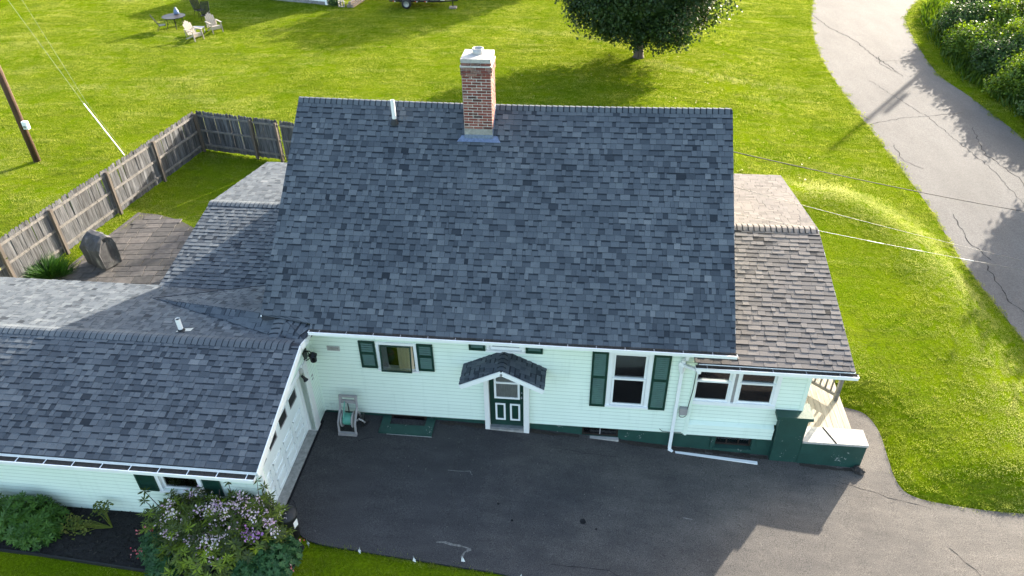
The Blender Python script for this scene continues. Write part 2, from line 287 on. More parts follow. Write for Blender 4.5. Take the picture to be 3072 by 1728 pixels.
def cards(name,mat,P,Dr,Sd,L,W,T,parent=None,kind=None,fold=.25,mats=None,mi=None):
    """many pointed leaves at once: base P, direction Dr, side Sd, length L, width W, tone T"""
    n=len(P); Nn=np.cross(Sd,Dr); o0=np.array(org(parent)) if parent else np.zeros(3)
    L=L[:,None]; W=W[:,None]; mid=P+Dr*L*.48
    vs=np.empty((n,4,3)); vs[:,0]=P; vs[:,1]=mid+Sd*W*.5+Nn*W*fold; vs[:,2]=P+Dr*L; vs[:,3]=mid-Sd*W*.5+Nn*W*fold
    vs=(vs-o0).reshape(-1,3); me=bpy.data.meshes.new(name); me.vertices.add(4*n); me.vertices.foreach_set('co',vs.ravel())
    b=np.arange(n)[:,None]*4; tri=np.concatenate([b+np.array([[0,1,2]]),b+np.array([[0,2,3]])],1).reshape(-1)
    me.loops.add(6*n); me.loops.foreach_set('vertex_index',tri.astype(np.int32)); me.polygons.add(2*n)
    me.polygons.foreach_set('loop_start',np.arange(2*n,dtype=np.int32)*3)
    for x in (mats or [mat]): me.materials.append(x)
    if mi is not None: me.polygons.foreach_set('material_index',np.repeat(mi,2).astype(np.int32))
    at=me.attributes.new('tone','FLOAT','FACE'); at.data.foreach_set('value',np.repeat(T,2).astype(np.float32)); me.update(calc_edges=True)
    return link(name,me,parent,None,kind)
def unit(a): return a/np.maximum(np.linalg.norm(a,axis=1,keepdims=True),1e-6)
def rand_dirs(n): return unit(RNG.normal(size=(n,3)))
def side_of(d):
    r=rand_dirs(len(d)); return unit(np.cross(d,r))
def inpoly(x,y,poly):
    x=np.asarray(x,float); y=np.asarray(y,float); c=np.zeros(x.shape,bool); n=len(poly)
    for i in range(n):
        (x0,y0),(x1,y1)=poly[i],poly[(i+1)%n]
        if y0==y1: continue
        k=((y0>y)!=(y1>y))&(x<(x1-x0)*(y-y0)/(y1-y0)+x0); c^=k
    return c
def pdist(x,y,poly,closed=True):
    d=np.full(np.shape(x),1e9); n=len(poly)
    for i in range(n if closed else n-1):
        (x0,y0),(x1,y1)=poly[i],poly[(i+1)%n]; dx,dy=x1-x0,y1-y0; l=dx*dx+dy*dy+1e-12
        t=np.clip(((x-x0)*dx+(y-y0)*dy)/l,0,1); d=np.minimum(d,np.hypot(x-x0-t*dx,y-y0-t*dy))
    return d
def sstep(a,b,x): t=np.clip((x-a)/(b-a),0,1); return t*t*(3-2*t)
def smoothpts(pts,k=4):
    out=[]; n=len(pts)
    for i in range(n-1):
        p0,p1,p2,p3=[np.array(pts[max(0,min(n-1,j))],float) for j in (i-1,i,i+1,i+2)]
        for s in range(k):
            t=s/k; out.append(tuple(.5*((2*p1)+(-p0+p2)*t+(2*p0-5*p1+4*p2-p3)*t*t+(-p0+3*p1-3*p2+p3)*t**3)))
    out.append(tuple(map(float,pts[-1]))); return out
# ------------------------------------------------------------------ terrain
def zdrive(x): return np.interp(x,[-30,0,3.5,5.3,6.5,8.75,11.1,13.2,19.6,40],[.0,-.02,-.05,-.13,-.22,-.41,-.52,-.57,-.80,-.80])
ROAD_L=smoothpts([(19.4,-40),(19.5,-14),(19.6,0),(19.55,5.5),(19.4,9.7),(19.6,13.9),(19.5,18.6),(19.4,26.3),(19.8,33.6),(21.9,43.7),(26,54),(34,68),(50,88)])
ROAD_R=smoothpts([(26.2,-40),(26.3,-14),(26.3,0),(26.3,8),(26.2,14),(26.0,20.3),(25.6,25.3),(25.2,29.1),(26.2,36.4),(27.1,40),(29.2,44),(33.5,51.5),(41,64),(56,83)])
ROADP=ROAD_L+ROAD_R[::-1]
DRIVE=[(-.02,.03),(11.3,.03),(13.2,.1),(13.07,1.2)]+smoothpts([(13.1,1.98),(13.5,1.95),(13.95,1.75),(14.12,1.15),(14.08,.35),(14.06,-.45),(14.3,-.84),(15.1,-1.0),(16.6,-1.05),(18.6,-.8),(19.7,.6)])+[(20.2,.6),(20.2,-12)]+smoothpts([(19.4,-12),(17,-6.4),(12,-5.0),(8,-4.25),(6.4,-4.18),(5.42,-4.13),(4.9,-4.05),(3.67,-3.99),(2.81,-3.93),(1.94,-3.86),(.87,-3.74),(.28,-3.36)])+[(-.02,-3.3)]
CREST=[(9,14.2),(12.6,13.9),(14.5,13.6),(16,13.5),(17.1,12.5),(17.95,10.6),(18.3,8),(18.2,5.3),(17.9,3.0),(17.6,.6),(17.4,-1.2)]
PLAT=CREST+[(12,-1.2),(9,0)]
def terrain(x,y):
    x=np.asarray(x,float); y=np.asarray(y,float)
    base=-.75*sstep(8.,18.5,x)
    base=base+.012*np.clip(y-45,0,400)-.0*x
    base=np.where(x>25.5,base+.5*sstep(25.8,32,x),base)
    ins=inpoly(x,y,PLAT); d=pdist(x,y,CREST,False); sd=np.where(ins,d,-d)
    pl=-.42+.15*sstep(-1,6,y)
    pl=np.where(x<12.5,pl+(0-pl)*sstep(12.5,9,x),pl)
    w=sstep(-1.7,.7,sd); h=base*(1-w)+pl*w+.15*np.exp(-((sd-.5)/1.2)**2)*sstep(12.6,14.5,x)
    h=h+.03*np.sin(x*.9+1.3*np.sin(y*.5))*np.sin(y*.7+.4)*sstep(9,14,y)
    front=(x>-.5)&(x<20)&(y<-1.0)
    h=np.where(front,np.where(y<-3,zdrive(x)+.0,h),h)
    h=np.where((x<-.5)&(y<0),0.,h)
    # driveway and road cut
    di=inpoly(x,y,DRIVE); dd=pdist(x,y,DRIVE); s=np.where(di,-dd,dd); k=sstep(.0,.22,s)
    near=dd<1.4
    zd=zdrive(x); tgt=np.maximum(h,zd+.045); blend=sstep(.05,1.3,s)
    h=np.where(near&~di,(zd-.05)*(1-k)+k*(np.minimum(h,zd+.06)*(1-blend)+h*blend),h); h=np.where(di,zd-.06,h)
    ri=inpoly(x,y,ROADP); rd=pdist(x,y,ROADP); s=np.where(ri,-rd,rd); k=sstep(-.2,.12,s)
    h=np.where(rd<1.2,np.where(s<-.2,-.86,(-.86)*(1-k)+k*((-.77)*(1-sstep(.1,1.2,s))+h*sstep(.1,1.2,s))),h); h=np.where(s<-.2,-.86,h)
    return h
def axis(parts):
    o=[]
    for a,b,st in parts: o+=list(np.arange(a,b,st))
    return np.array(o+[parts[-1][1]])
def ground():
    ax=axis([(-400,-60,40),(-60,-26,3),(-26,-8,.9),(-8,20.4,.2),(20.4,30,.4),(30,60,3),(60,400,40)])
    ay=axis([(-200,-20,30),(-20,-6,1.4),(-6,15.6,.2),(15.6,46,.7),(46,90,4),(90,600,40)])
    X,Y=np.meshgrid(ax,ay); Z=terrain(X,Y); nx,ny=len(ax),len(ay)
    i=np.arange(nx-1)[None,:]+np.arange(ny-1)[:,None]*nx; q=np.stack([i,i+1,i+nx+1,i+nx],-1).reshape(-1,4)
    me=bpy.data.meshes.new('lawn'); me.from_pydata(np.stack([X,Y,Z],-1).reshape(-1,3).tolist(),[],q.tolist()); me.materials.append(M['lawn'])
    me.polygons.foreach_set('use_smooth',[True]*len(me.polygons))
    link('lawn',me,kind='structure',label='mown yellow green lawn around the house')
ground()
def sheet(name,poly,zf,mat,step=.5,thick=.1,**k):
    bm=bmesh.new(); vs=[bm.verts.new((x,y,0)) for x,y in poly]; bm.faces.new(vs)
    xs=[p[0] for p in poly]
    for x in np.arange(min(xs)+.01,max(xs),step):
        bmesh.ops.bisect_plane(bm,geom=bm.verts[:]+bm.edges[:]+bm.faces[:],plane_co=(float(x),0,0),plane_no=(1,0,0))
    bmesh.ops.triangulate(bm,faces=[f for f in bm.faces if len(f.verts)>4])
    for f in bm.faces: 
        if f.normal.z<0: f.normal_flip()
    for v in bm.verts: v.co.z=float(zf(v.co.x))
    be=[e for e in bm.edges if e.is_boundary]; r=bmesh.ops.extrude_edge_only(bm,edges=be)
    for g in r['geom']:
        if isinstance(g,bmesh.types.BMVert): g.co.z-=thick
    me=bpy.data.meshes.new(name); bm.to_mesh(me); bm.free(); me.materials.append(mat); o=link(name,me,**k); return o
drive=sheet('driveway',DRIVE,zdrive,M['asphalt'],kind='structure',label='worn dark asphalt driveway in front of the house')
rb=MB()
for i in range(len(ROAD_L)-1):
    if i<len(ROAD_R)-1: rb.poly([(*ROAD_L[i],-.79),(*ROAD_R[i],-.79),(*ROAD_R[i+1],-.79),(*ROAD_L[i+1],-.79)])
road=rb.build('road',M['road'],kind='structure',label='pale cracked asphalt road curving past the lawn')
def crack(pts,w,parent,zf,mat='tar',name='crack',jit=.06,dz=.004):
    b=MB(); P=[]
    for (x0,y0),(x1,y1) in zip(pts,pts[1:]):
        n=max(2,int(math.hypot(x1-x0,y1-y0)/.18))
        for k in range(n): t=k/n; P.append((x0+(x1-x0)*t+random.uniform(-jit,jit),y0+(y1-y0)*t+random.uniform(-jit,jit)))
    P.append(pts[-1])
    for i in range(len(P)-1):
        a,c=V((*P[i],0)),V((*P[i+1],0)); s=(c-a).cross(V((0,0,1))).normalized()*w*random.uniform(.4,1)/2
        b.poly([(p.x,p.y,float(zf(p.x))+dz) for p in (a-s,c-s,c+s,a+s)])
    return b.build(name,M[mat],parent)
zr=lambda x:-.79
for x0,x1 in ((3.0,4.1),(5.3,6.5),(7.5,9.6),(9.6,11.1)):
    crack([(x0,-.04),((x0+x1)/2,-.06),(x1,-.04)],.16,drive,zdrive,'soil','dirt_strip',.025,.005)
crack([(11.85,-.20),(12.5,-.22),(13.1,-.2)],.16,drive,zdrive,'soil','dirt_strip',.03,.005)
n=420; gx=RNG.uniform(.2,18,n); gy=-4.1*RNG.random(n)**1.0; kk=inpoly(gx,gy,DRIVE)&(pdist(gx,gy,DRIVE)>.04); gx,gy=gx[kk],gy[kk]; n=len(gx); D=unit(np.stack([RNG.normal(size=n),RNG.normal(size=n),np.zeros(n)],1)); Sd=unit(np.cross(D,np.array([[0,0,1.]])+RNG.normal(0,.15,(n,3))))
o=cards('driveway_grit',M['chip2'],np.stack([gx,gy,zdrive(gx)+.01],1),D,Sd,RNG.uniform(.012,.035,n),RNG.uniform(.012,.025,n),np.clip(RNG.beta(1.3,2.5,n),0,1),kind='stuff',fold=.5); o['label']='pale grit and leaf bits scattered on the driveway'
for pts,w in (([(20.9,41),(21.4,37),(22.3,34.5),(22.6,31.5),(22.9,30.2),(23.2,28.2)],.07),([(22.9,31.6),(22.6,30.2),(23.0,28.8)],.06),
    ([(19.6,21.5),(21.5,22.4),(24.4,23.2)],.05),([(20.1,9.6),(20.0,7.5),(20.6,5.8),(20.9,4)],.06),([(24.2,21.5),(23.6,18.5),(24.1,16.2),(23.4,13)],.05),
    ([(21.2,27.5),(22.6,22.5),(23.3,17),(23.3,11.5),(22.9,6)],.035),([(20.0,19.2),(19.9,17.6),(20.5,16.9)],.05),([(22.4,30.6),(25,31.0)],.04),([(20.3,13.0),(20.1,11.2),(20.4,9.9)],.05)):
    crack(pts,w*.75,road,zr,'roadcrack')
for pts,w in (([(1.45,-.72),(1.2,-.82),(1.02,-.95)],.018),([(.15,-2.75),(.35,-3.0),(.42,-3.3)],.018),([(6.0,-3.72),(7.2,-3.7),(8.3,-3.9)],.02),([(14.6,-2.2),(15.0,-2.7),(15.2,-3.3)],.016),([(12.6,-.6),(13.9,-1.0),(14.6,-1.15)],.012),([(5.9,-.5),(6.6,-.58),(7.4,-.55)],.010)):
    crack(pts,w,drive,zdrive,jit=.03)
b=crack([(3.55,-3.48),(3.9,-3.5),(4.3,-3.56),(4.2,-3.66),(4.15,-3.80)],.06,drive,zdrive,'chalk','scuff_mark',.02)
crack([(3.45,-1.55),(4.0,-1.5),(4.05,-1.62)],.02,drive,zdrive,'chalk','scuff_mark',.02); crack([(8.9,-2.1),(9.1,-2.12)],.03,drive,zdrive,'chalk','scuff_mark',.004)
for x,y,r in ((6.65,-2.55,.07),(5.1,-2.75,.03),(6.95,-2.7,.025),(4.75,-2.35,.03)):
    MB().poly([(x+r*random.uniform(.8,1.2)*math.cos(a),y+r*random.uniform(.8,1.2)*math.sin(a),float(zdrive(x+.08))+.012) for a in np.arange(0,6.28,.5)]).build('oil_spot',M['tar'],drive)
# ------------------------------------------------------------------ house
house=thing('house','mint green clapboard house with slate grey shingle roofs, brick chimney and attached garage','house',(0,0,0))
XL,XR,YE,ZE,YR,ZR=-.885,9.716,-.451,3.073,4.252,6.674
def sag(x,t): return -.06*math.sin(math.pi*min(1,max(0,(x-XL)/(XR-XL))))*t
EXP=.1455; SH=[]      # collected shingle tabs: (size on screen, roof, verts, faces, tones)
def urange(poly,v):
    xs=[]; n=len(poly)
    for i in range(n):
        (u0,v0),(u1,v1)=poly[i],poly[(i+1)%n]
        if (v0-v)*(v1-v)<=0 and abs(v1-v0)>1e-9: xs.append(u0+(u1-u0)*(v-v0)/(v1-v0))
    return (min(xs),max(xs)) if len(xs)>1 else None
def shingles(roof,O,U,Vv,poly,warp=None,exp=EXP,wr=(.085,.235),holes=()):
    O,U,Vv=V(O),V(U).normalized(),V(Vv).normalized(); N=U.cross(Vv).normalized()
    vmin=min(p[1] for p in poly); vmax=max(p[1] for p in poly); j=0; v0=vmin
    while v0<vmax-.02:
        v1=min(v0+exp,vmax); e=1e-4; ra=urange(poly,v0+e); rb_=urange(poly,v1-e)
        if ra and rb_:
            lo,hi=min(ra[0],rb_[0]),max(ra[1],rb_[1]); u=lo-random.uniform(0,.25); raised=random.random()<.5
            while u<hi:
                w=random.uniform(*wr); 
                if random.random()<.12: w*=.55
                u1=u+w; a0,a1=max(u,ra[0]),min(u1,ra[1]); b0,b1=max(u,rb_[0]),min(u1,rb_[1])
                if max(a1-a0,b1-b0)>.012:
                    a1=max(a1,a0+.001); b1=max(b1,b0+.001)
                    if a0>a1-.002: a0=a1=min(max(u,ra[0]),ra[1]); a1+=.001
                    um,vm=(a0+a1)/2,(v0+v1)/2
                    if not any(h[0]<um<h[1] and h[2]<vm<h[3] for h in holes):
                        hb=(.017 if raised else .0095)+random.uniform(-.0015,.002); ht=.004; g=.002
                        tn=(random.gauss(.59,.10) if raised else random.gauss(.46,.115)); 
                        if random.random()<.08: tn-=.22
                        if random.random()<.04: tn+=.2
                        tn=min(1,max(.03,tn))
                        def P(uu,vv,h):
                            p=O+U*uu+Vv*vv+N*h
                            if warp: p=p+V((0,0,warp(p)))
                            return p
                        g=min(.0025,(a1-a0)*.3)
                        dv=v0+random.uniform(-.004,.004)
                        if not raised and random.random()<.8 and v1-v0>.1:
                            vs_=v1-.037; f=(vs_-v0)/(v1-v0); c0,c1=a0+(b0-a0)*f,a1+(b1-a1)*f; hm=hb+(ht-hb)*f
                            vs=[P(a0+g,dv,hb),P(a1-g,dv,hb),P(c1-g,vs_,hm),P(c0+g,vs_,hm),P(b1-g,v1+.006,ht),P(b0+g,v1+.006,ht),P(a0+g,dv,-.001),P(a1-g,dv,-.001),P(b1-g,v1,-.001),P(b0+g,v1,-.001)]
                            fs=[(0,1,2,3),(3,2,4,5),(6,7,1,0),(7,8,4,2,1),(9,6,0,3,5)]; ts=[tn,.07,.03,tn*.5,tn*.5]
                        else:
                            vs=[P(a0+g,dv,hb),P(a1-g,dv,hb),P(b1-g,v1+.006,ht),P(b0+g,v1+.006,ht),P(a0+g,dv,-.001),P(a1-g,dv,-.001),P(b1-g,v1,-.001),P(b0+g,v1,-.001)]
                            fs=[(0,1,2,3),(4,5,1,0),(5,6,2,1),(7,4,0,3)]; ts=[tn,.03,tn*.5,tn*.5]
                        c=np.array(P(um,vm,0)); d=c-CAM; dep=d@fwd; px=1536+FPX*(d@CR)/dep; py=864-FPX*(d@CU)/dep
                        ins=20<px<3052 and 20<py<1708
                        size=((a1-a0)*(v1-v0)*abs(np.dot(np.array(N),d/np.linalg.norm(d)))/dep**2) if ins else 0
                        SH.append((size,roof,vs,fs,ts))
                raised=not raised if random.random()<.8 else raised; u=u1
        v0+=exp; j+=1
def slab(name,pts,th,mats,parent,label=None):
    """roof deck: a quad/polygon lowered a little below the shingles"""
    b=MB(); n=(V(pts[1])-V(pts[0])).cross(V(pts[2])-V(pts[0])).normalized(); n=n if n.z>0 else -n; k=len(pts)
    lo=[V(p)-n*th for p in pts]; hi=[V(p)-n*.004 for p in pts]; vs=[tuple(p) for p in hi+lo]
    b.add(vs,[tuple(range(k)),tuple(range(2*k-1,k-1,-1))]+[(i,i+k,(i+1)%k+k,(i+1)%k) for i in range(k)]); return b
def ridge_caps(parent,A,B,s1,s2,half=.15,exp=.141,warp=None,tn=.6,mat='shingle'):
    """bent cap shingles from A to B; s1,s2 unit down-slope directions"""
    A,B,s1,s2=V(A),V(B),V(s1).normalized(),V(s2).normalized(); d=(B-A).normalized(); L=(B-A).length; n=int(L/exp); meshes=[]
    for k in range(5):
        b=MB(); up_=V((0,0,1)); hl=.019; hh=.006; t=min(.9,max(.2,tn+random.gauss(0,.09))); w=exp+.012
        def row(x,h): return [V((0,0,0))+d*x+s1*half+up_*(h-.006),V((0,0,0))+d*x+s1*.04+up_*(h+.012),V((0,0,0))+d*x+s2*.04+up_*(h+.012),V((0,0,0))+d*x+s2*half+up_*(h-.006)]
        lo,md,hi=row(0,hl),row(exp-.028,hh+.002),row(w,hh); lo2=[p-up_*.02 for p in lo]; vs=[tuple(p) for p in lo+md+hi+lo2]
        b.add(vs,[(0,1,5,4),(1,2,6,5),(2,3,7,6),(4,5,9,8),(5,6,10,9),(6,7,11,10),(12,13,1,0),(13,14,2,1),(14,15,3,2)],0,t); b.t[3:]=[.03]*3+[t*.4]*3
        me=bpy.data.meshes.new('ridge_cap'); me.from_pydata(b.v,[],b.f); me.materials.append(M[mat]); at=me.attributes.new('tone','FLOAT','FACE'); at.data.foreach_set('value',b.t); me.update(); meshes.append(me)
    o0=org(parent)
    for i in range(n):
        p=A+d*(i*exp); p=p+V((0,0,warp(p) if warp else 0)); link('ridge_cap',random.choice(meshes),parent,p-o0)
# --- main roof
mw=lambda p: sag(p.x,(p.y-YE)/(YR-YE) if p.y<YR else (8.955-p.y)/(8.955-YR))
def sagged(pts,n=12):
    return pts
roof_b=MB(); NS=14
XS_=[XL,-.3,.30]+[.30+(XR-.30)*i/NS for i in range(1,NS+1)]
for i in range(len(XS_)-1):
    x0,x1=XS_[i],XS_[i+1]; ye_,ze_=(YE,ZE) if x0>.29 else (YE+.225,ZE+.1723)
    f=[(x0,ye_,ze_),(x1,ye_,ze_),(x1,YR,ZR+sag(x1,1)),(x0,YR,ZR+sag(x0,1))]; r=[(x0,YR,ZR+sag(x0,1)),(x1,YR,ZR+sag(x1,1)),(x1,8.955,ZE),(x0,8.955,ZE)]
    for q in (f,r):
        roof_b.poly([(p[0],p[1],p[2]-.005) for p in q]); roof_b.poly([(p[0],p[1],p[2]-.14) for p in q][::-1])
for x,s in ((XL,1),(XR,-1)):
    for y0,z0,y1,z1 in (((YE,ZE,YR,ZR) if x>0 else (YE+.225,ZE+.1723,YR,ZR)),(YR,ZR,8.955,ZE)): roof_b.poly([(x,y0,z0-.005),(x,y1,z1-.005),(x,y1,z1-.14),(x,y0,z0-.14)][::s])
roof_b.poly([(.30,YE,ZE-.005),(XR,YE,ZE-.005),(XR,YE,ZE-.14),(.30,YE,ZE-.14)]); roof_b.poly([(XL,YE+.225,ZE+.167),(.3,YE+.225,ZE+.167),(.3,YE+.225,ZE+.03),(XL,YE+.225,ZE+.03)])
main_roof=roof_b.build('main_roof',M['roofdeck'],house)
Lm=math.hypot(YR-YE,ZR-ZE); VF=(0,(YR-YE)/Lm,(ZR-ZE)/Lm)
CX0,CX1,CY0,CY1=3.395,4.065,3.50,4.18
shingles(main_roof,(0,YE,ZE),(1,0,0),VF,[(.30,0),(XR+.01,0),(XR+.01,.29),(XR+.01,Lm-.06),(XL-.01,Lm-.06),(XL-.01,.29),(.30,.28)],mw)
ridge_caps(main_roof,(XL,YR,ZR+.012),(XR,YR,ZR+.012),(0,-VF[1],-VF[2]),(0,VF[1],-VF[2]),.16,.141,mw,.55)
MB().beam((XL+.004,YE+.24,ZE+.10),(XL+.004,YR,ZR-.085),.02,.13).build('rake_trim',M['white'],main_roof)
MB().beam((XR-.006,YE,ZE-.085),(XR-.006,YR,ZR-.085),.02,.13).build('rake_trim',M['white'],main_roof)
# --- garage roof
GYR,GZR,GYE,GZE,GYB=-.95,3.05,-3.86,2.28,1.97; GX0,GX1=-12.2,.25
def gable_roof(name,x0,x1,ye,ze,yr,zr,yb,zb,th=.12):
    b=slab('',[(x0,ye,ze),(x1,ye,ze),(x1,yr,zr),(x0,yr,zr)],th,None,None); c=slab('',[(x0,yr,zr),(x1,yr,zr),(x1,yb,zb),(x0,yb,zb)],th,None,None); b.add(c.v,c.f); return b.build(name,M['roofdeck'],house)
garage_roof=gable_roof('garage_roof',GX0,GX1,GYE,GZE,GYR,GZR,GYB,GZE)
Lg=math.hypot(GYR-GYE,GZR-GZE); gf=(0,(GYR-GYE)/Lg,(GZR-GZE)/Lg); gb=(0,-gf[1],gf[2])
shingles(garage_roof,(0,GYE,GZE),(1,0,0),gf,[(GX0,0),(GX1,0),(GX1,Lg-.05),(GX0,Lg-.05)])
shingles(garage_roof,(0,GYB,GZE),(-1,0,0),gb,[(-GX1,0.9),(4.7,0),(-GX0,0),(-GX0,Lg-.05),(-GX1,Lg-.05)])
ridge_caps(garage_roof,(GX0,GYR,GZR+.012),(GX1-.1,GYR,GZR+.012),(0,-gf[1],-gf[2]),(0,gf[1],-gf[2]),.17,.141,None,.62)
# --- rear wing roof
WX0,WX1,WYR,WZR=-4.75,-.3,5.4,2.88
wing_roof=gable_roof('rear_wing_roof',WX0,WX1,1.2,2.88-.17*4.2,WYR,WZR,9.55,2.88-.172*4.15)
Lw=math.hypot(4.2,.17*4.2); wf=(0,4.2/Lw,.17*4.2/Lw); Lb=math.hypot(4.15,.172*4.15); wb=(0,-4.15/Lb,.172*4.15/Lb)
shingles(wing_roof,(0,1.2,2.88-.17*4.2),(1,0,0),wf,[(WX0,.6),(WX1,.6),(WX1,Lw-.05),(WX0,Lw-.05)])
shingles(wing_roof,(0,9.55,2.88-.172*4.15),(-1,0,0),wb,[(-WX1,0),(-WX0,0),(-WX0,Lb-.05),(-WX1,Lb-.05)])
ridge_caps(wing_roof,(WX0,WYR,WZR+.012),(WX1-.2,WYR,WZR+.012),(0,-wf[1],-wf[2]),(0,-wb[1],-wb[2]),.17,.141,None,.66)
# --- cricket between garage, wing and main roof
J=V((-4.40,1.10,2.515)); Bp=V((-.50,-.62,2.985)); Sp=V((-.40,-.18,3.22)); Ap=V((-.75,2.35,2.43)); Ap2=V((-.45,2.2,2.55)); E0=V((.25,-.72,2.995)); E1=V((.34,-.30,3.08))
cb=MB(); 
for t in ((J,Bp,Sp),(J,Sp,Ap2),(Bp,E0,E1),(Bp,E1,Sp)): cb.poly(t)
cricket=cb.build('roof_cricket',M['roofdeck'],house)
def tri_shingles(roof,a,b_,c,o,upv):
    n=(b_-a).cross(c-a).normalized(); n=n if n.z>0 else -n; vv=(V(upv)-n*V(upv).dot(n)).normalized(); uu=vv.cross(n).normalized()
    if uu.cross(vv).dot(n)<0: uu=-uu
    shingles(roof,o,uu,vv,[((p-o).dot(uu),(p-o).dot(vv)) for p in (a,b_,c)],exp=.15)
tri_shingles(cricket,J,Bp,Sp,J,(1,-.12,0)); tri_shingles(cricket,J,Sp,Ap2,J,(1,-.12,0))
n2=V((0,0,1))
tri_shingles(cricket,E0,E1,Sp,E0,(-1,.2,0)); tri_shingles(cricket,E0,Sp,Bp,E0,(-1,.2,0))
ridge_caps(cricket,Bp+V((.05,-.06,-.02)),Sp+V((.02,.03,.02)),(-1,0,-.12),(1,0,-.12),.17,.125,None,.66)
for a,b_ in ((J,Bp+V((.3,-.05,.02))),(J,Ap2)):
    MB().beam(a+V((0,0,.016)),b_+V((0,0,.02)),.018,.012).build('valley_line',M['roofdeck'],cricket)
# --- sunroom roof
SX0,SX1,SYE,SZE,SYR,SZR,SYB,SZB=9.0,12.3,-.40,2.72,3.94,3.65,8.25,2.98
sun_roof=gable_roof('sunroom_roof',SX0,SX1,SYE,SZE,SYR,SZR,SYB,SZB,.11)
Ls=math.hypot(SYR-SYE,SZR-SZE); sf=(0,(SYR-SYE)/Ls,(SZR-SZE)/Ls); Lt=math.hypot(SYB-SYR,SZR-SZB); sb_=(0,-(SYB-SYR)/Lt,(SZR-SZB)/Lt)
shingles(sun_roof,(0,SYE,SZE),(1,0,0),sf,[(SX0-.1,0),(SX1,0),(SX1,Ls-.05),(SX0-.1,Ls-.05)],wr=(.12,.34))
shingles(sun_roof,(0,SYB,SZB),(-1,0,0),sb_,[(-SX1,0),(-SX0,0),(-SX0,Lt-.05),(-SX1,Lt-.05)],wr=(.12,.34))
ridge_caps(sun_roof,(SX0,SYR,SZR+.012),(SX1,SYR,SZR+.012),(0,-sf[1],-sf[2]),(0,-sb_[1],-sb_[2]),.17,.141,None,.66,'shingle_warm')
for y0,z0,y1,z1 in ((SYE,SZE,SYR,SZR),(SYR,SZR,SYB,SZB)): MB().beam((SX1-.008,y0,z0-.07),(SX1-.008,y1,z1-.07),.02,.13).build('rake_trim',M['white'],sun_roof)
# --- door canopy
CN=MB(); CA,CW,CZ,CE,CYF=4.675,.975,2.43,1.935,-.70
for s in (-1,1):
    c=slab('',[(CA+s*CW,CYF,CE),(CA,CYF,CZ),(CA,-.005,CZ),(CA+s*CW,-.005,CE)],.05,None,None); CN.add(c.v,c.f)
canopy=CN.build('door_canopy',M['roofdeck'],house); Lc=math.hypot(CW,CZ-CE)
shingles(canopy,(CA-CW,0,CE),(0,-1,0),(CW,0,CZ-CE),[(0.005,0),(.72,0),(.72,Lc-.03),(0.005,Lc-.03)],exp=.13,wr=(.08,.2))
shingles(canopy,(CA+CW,0,CE),(0,1,0),(-CW,0,CZ-CE),[(-.72,0),(-.005,0),(-.005,Lc-.03),(-.72,Lc-.03)],exp=.13,wr=(.08,.2))
ridge_caps(canopy,(CA,-.72,CZ+.008),(CA,-.05,CZ+.008),(-CW,0,-(CZ-CE)),(CW,0,-(CZ-CE)),.12,.14,None,.4)
for s in (-1,1):
    MB().beam((CA+s*(CW-.02),CYF-.012,CE-.085),(CA-s*.003,CYF-.012,CZ-.085),.024,.12).build('fascia_board',M['white'],canopy)
    MB().prism([(0,0),(-.30,.0),(-.30,-.05),(-.06,-.3),(0,-.3)],(CA+s*.56-.03,-.02,1.94),(0,1,0),(0,0,1),(.06,0,0)).build('bracket',M['green'],canopy)
# --- write shingles: the 300 that show largest are pieces of their own, the rest one field per roof
SH.sort(key=lambda s:-s[0]); rest={}
for i,(sz,roof,vs,fs,ts) in enumerate(SH):
    if i<300:
        b=MB(); b.add([tuple(p) for p in vs],fs); b.t=list(ts); o0=org(roof); b.build('shingle',M['shingle_warm' if roof.name=='sunroom_roof' else 'shingle'],roof)
    else:
        b=rest.setdefault(roof.name,(roof,MB()))[1]; n=len(b.f); b.add([tuple(p) for p in vs],fs); b.t[n:]=ts
for roof,b in rest.values(): b.build('shingle_field',M['shingle_warm' if roof.name=='sunroom_roof' else 'shingle'],roof,kind='stuff')

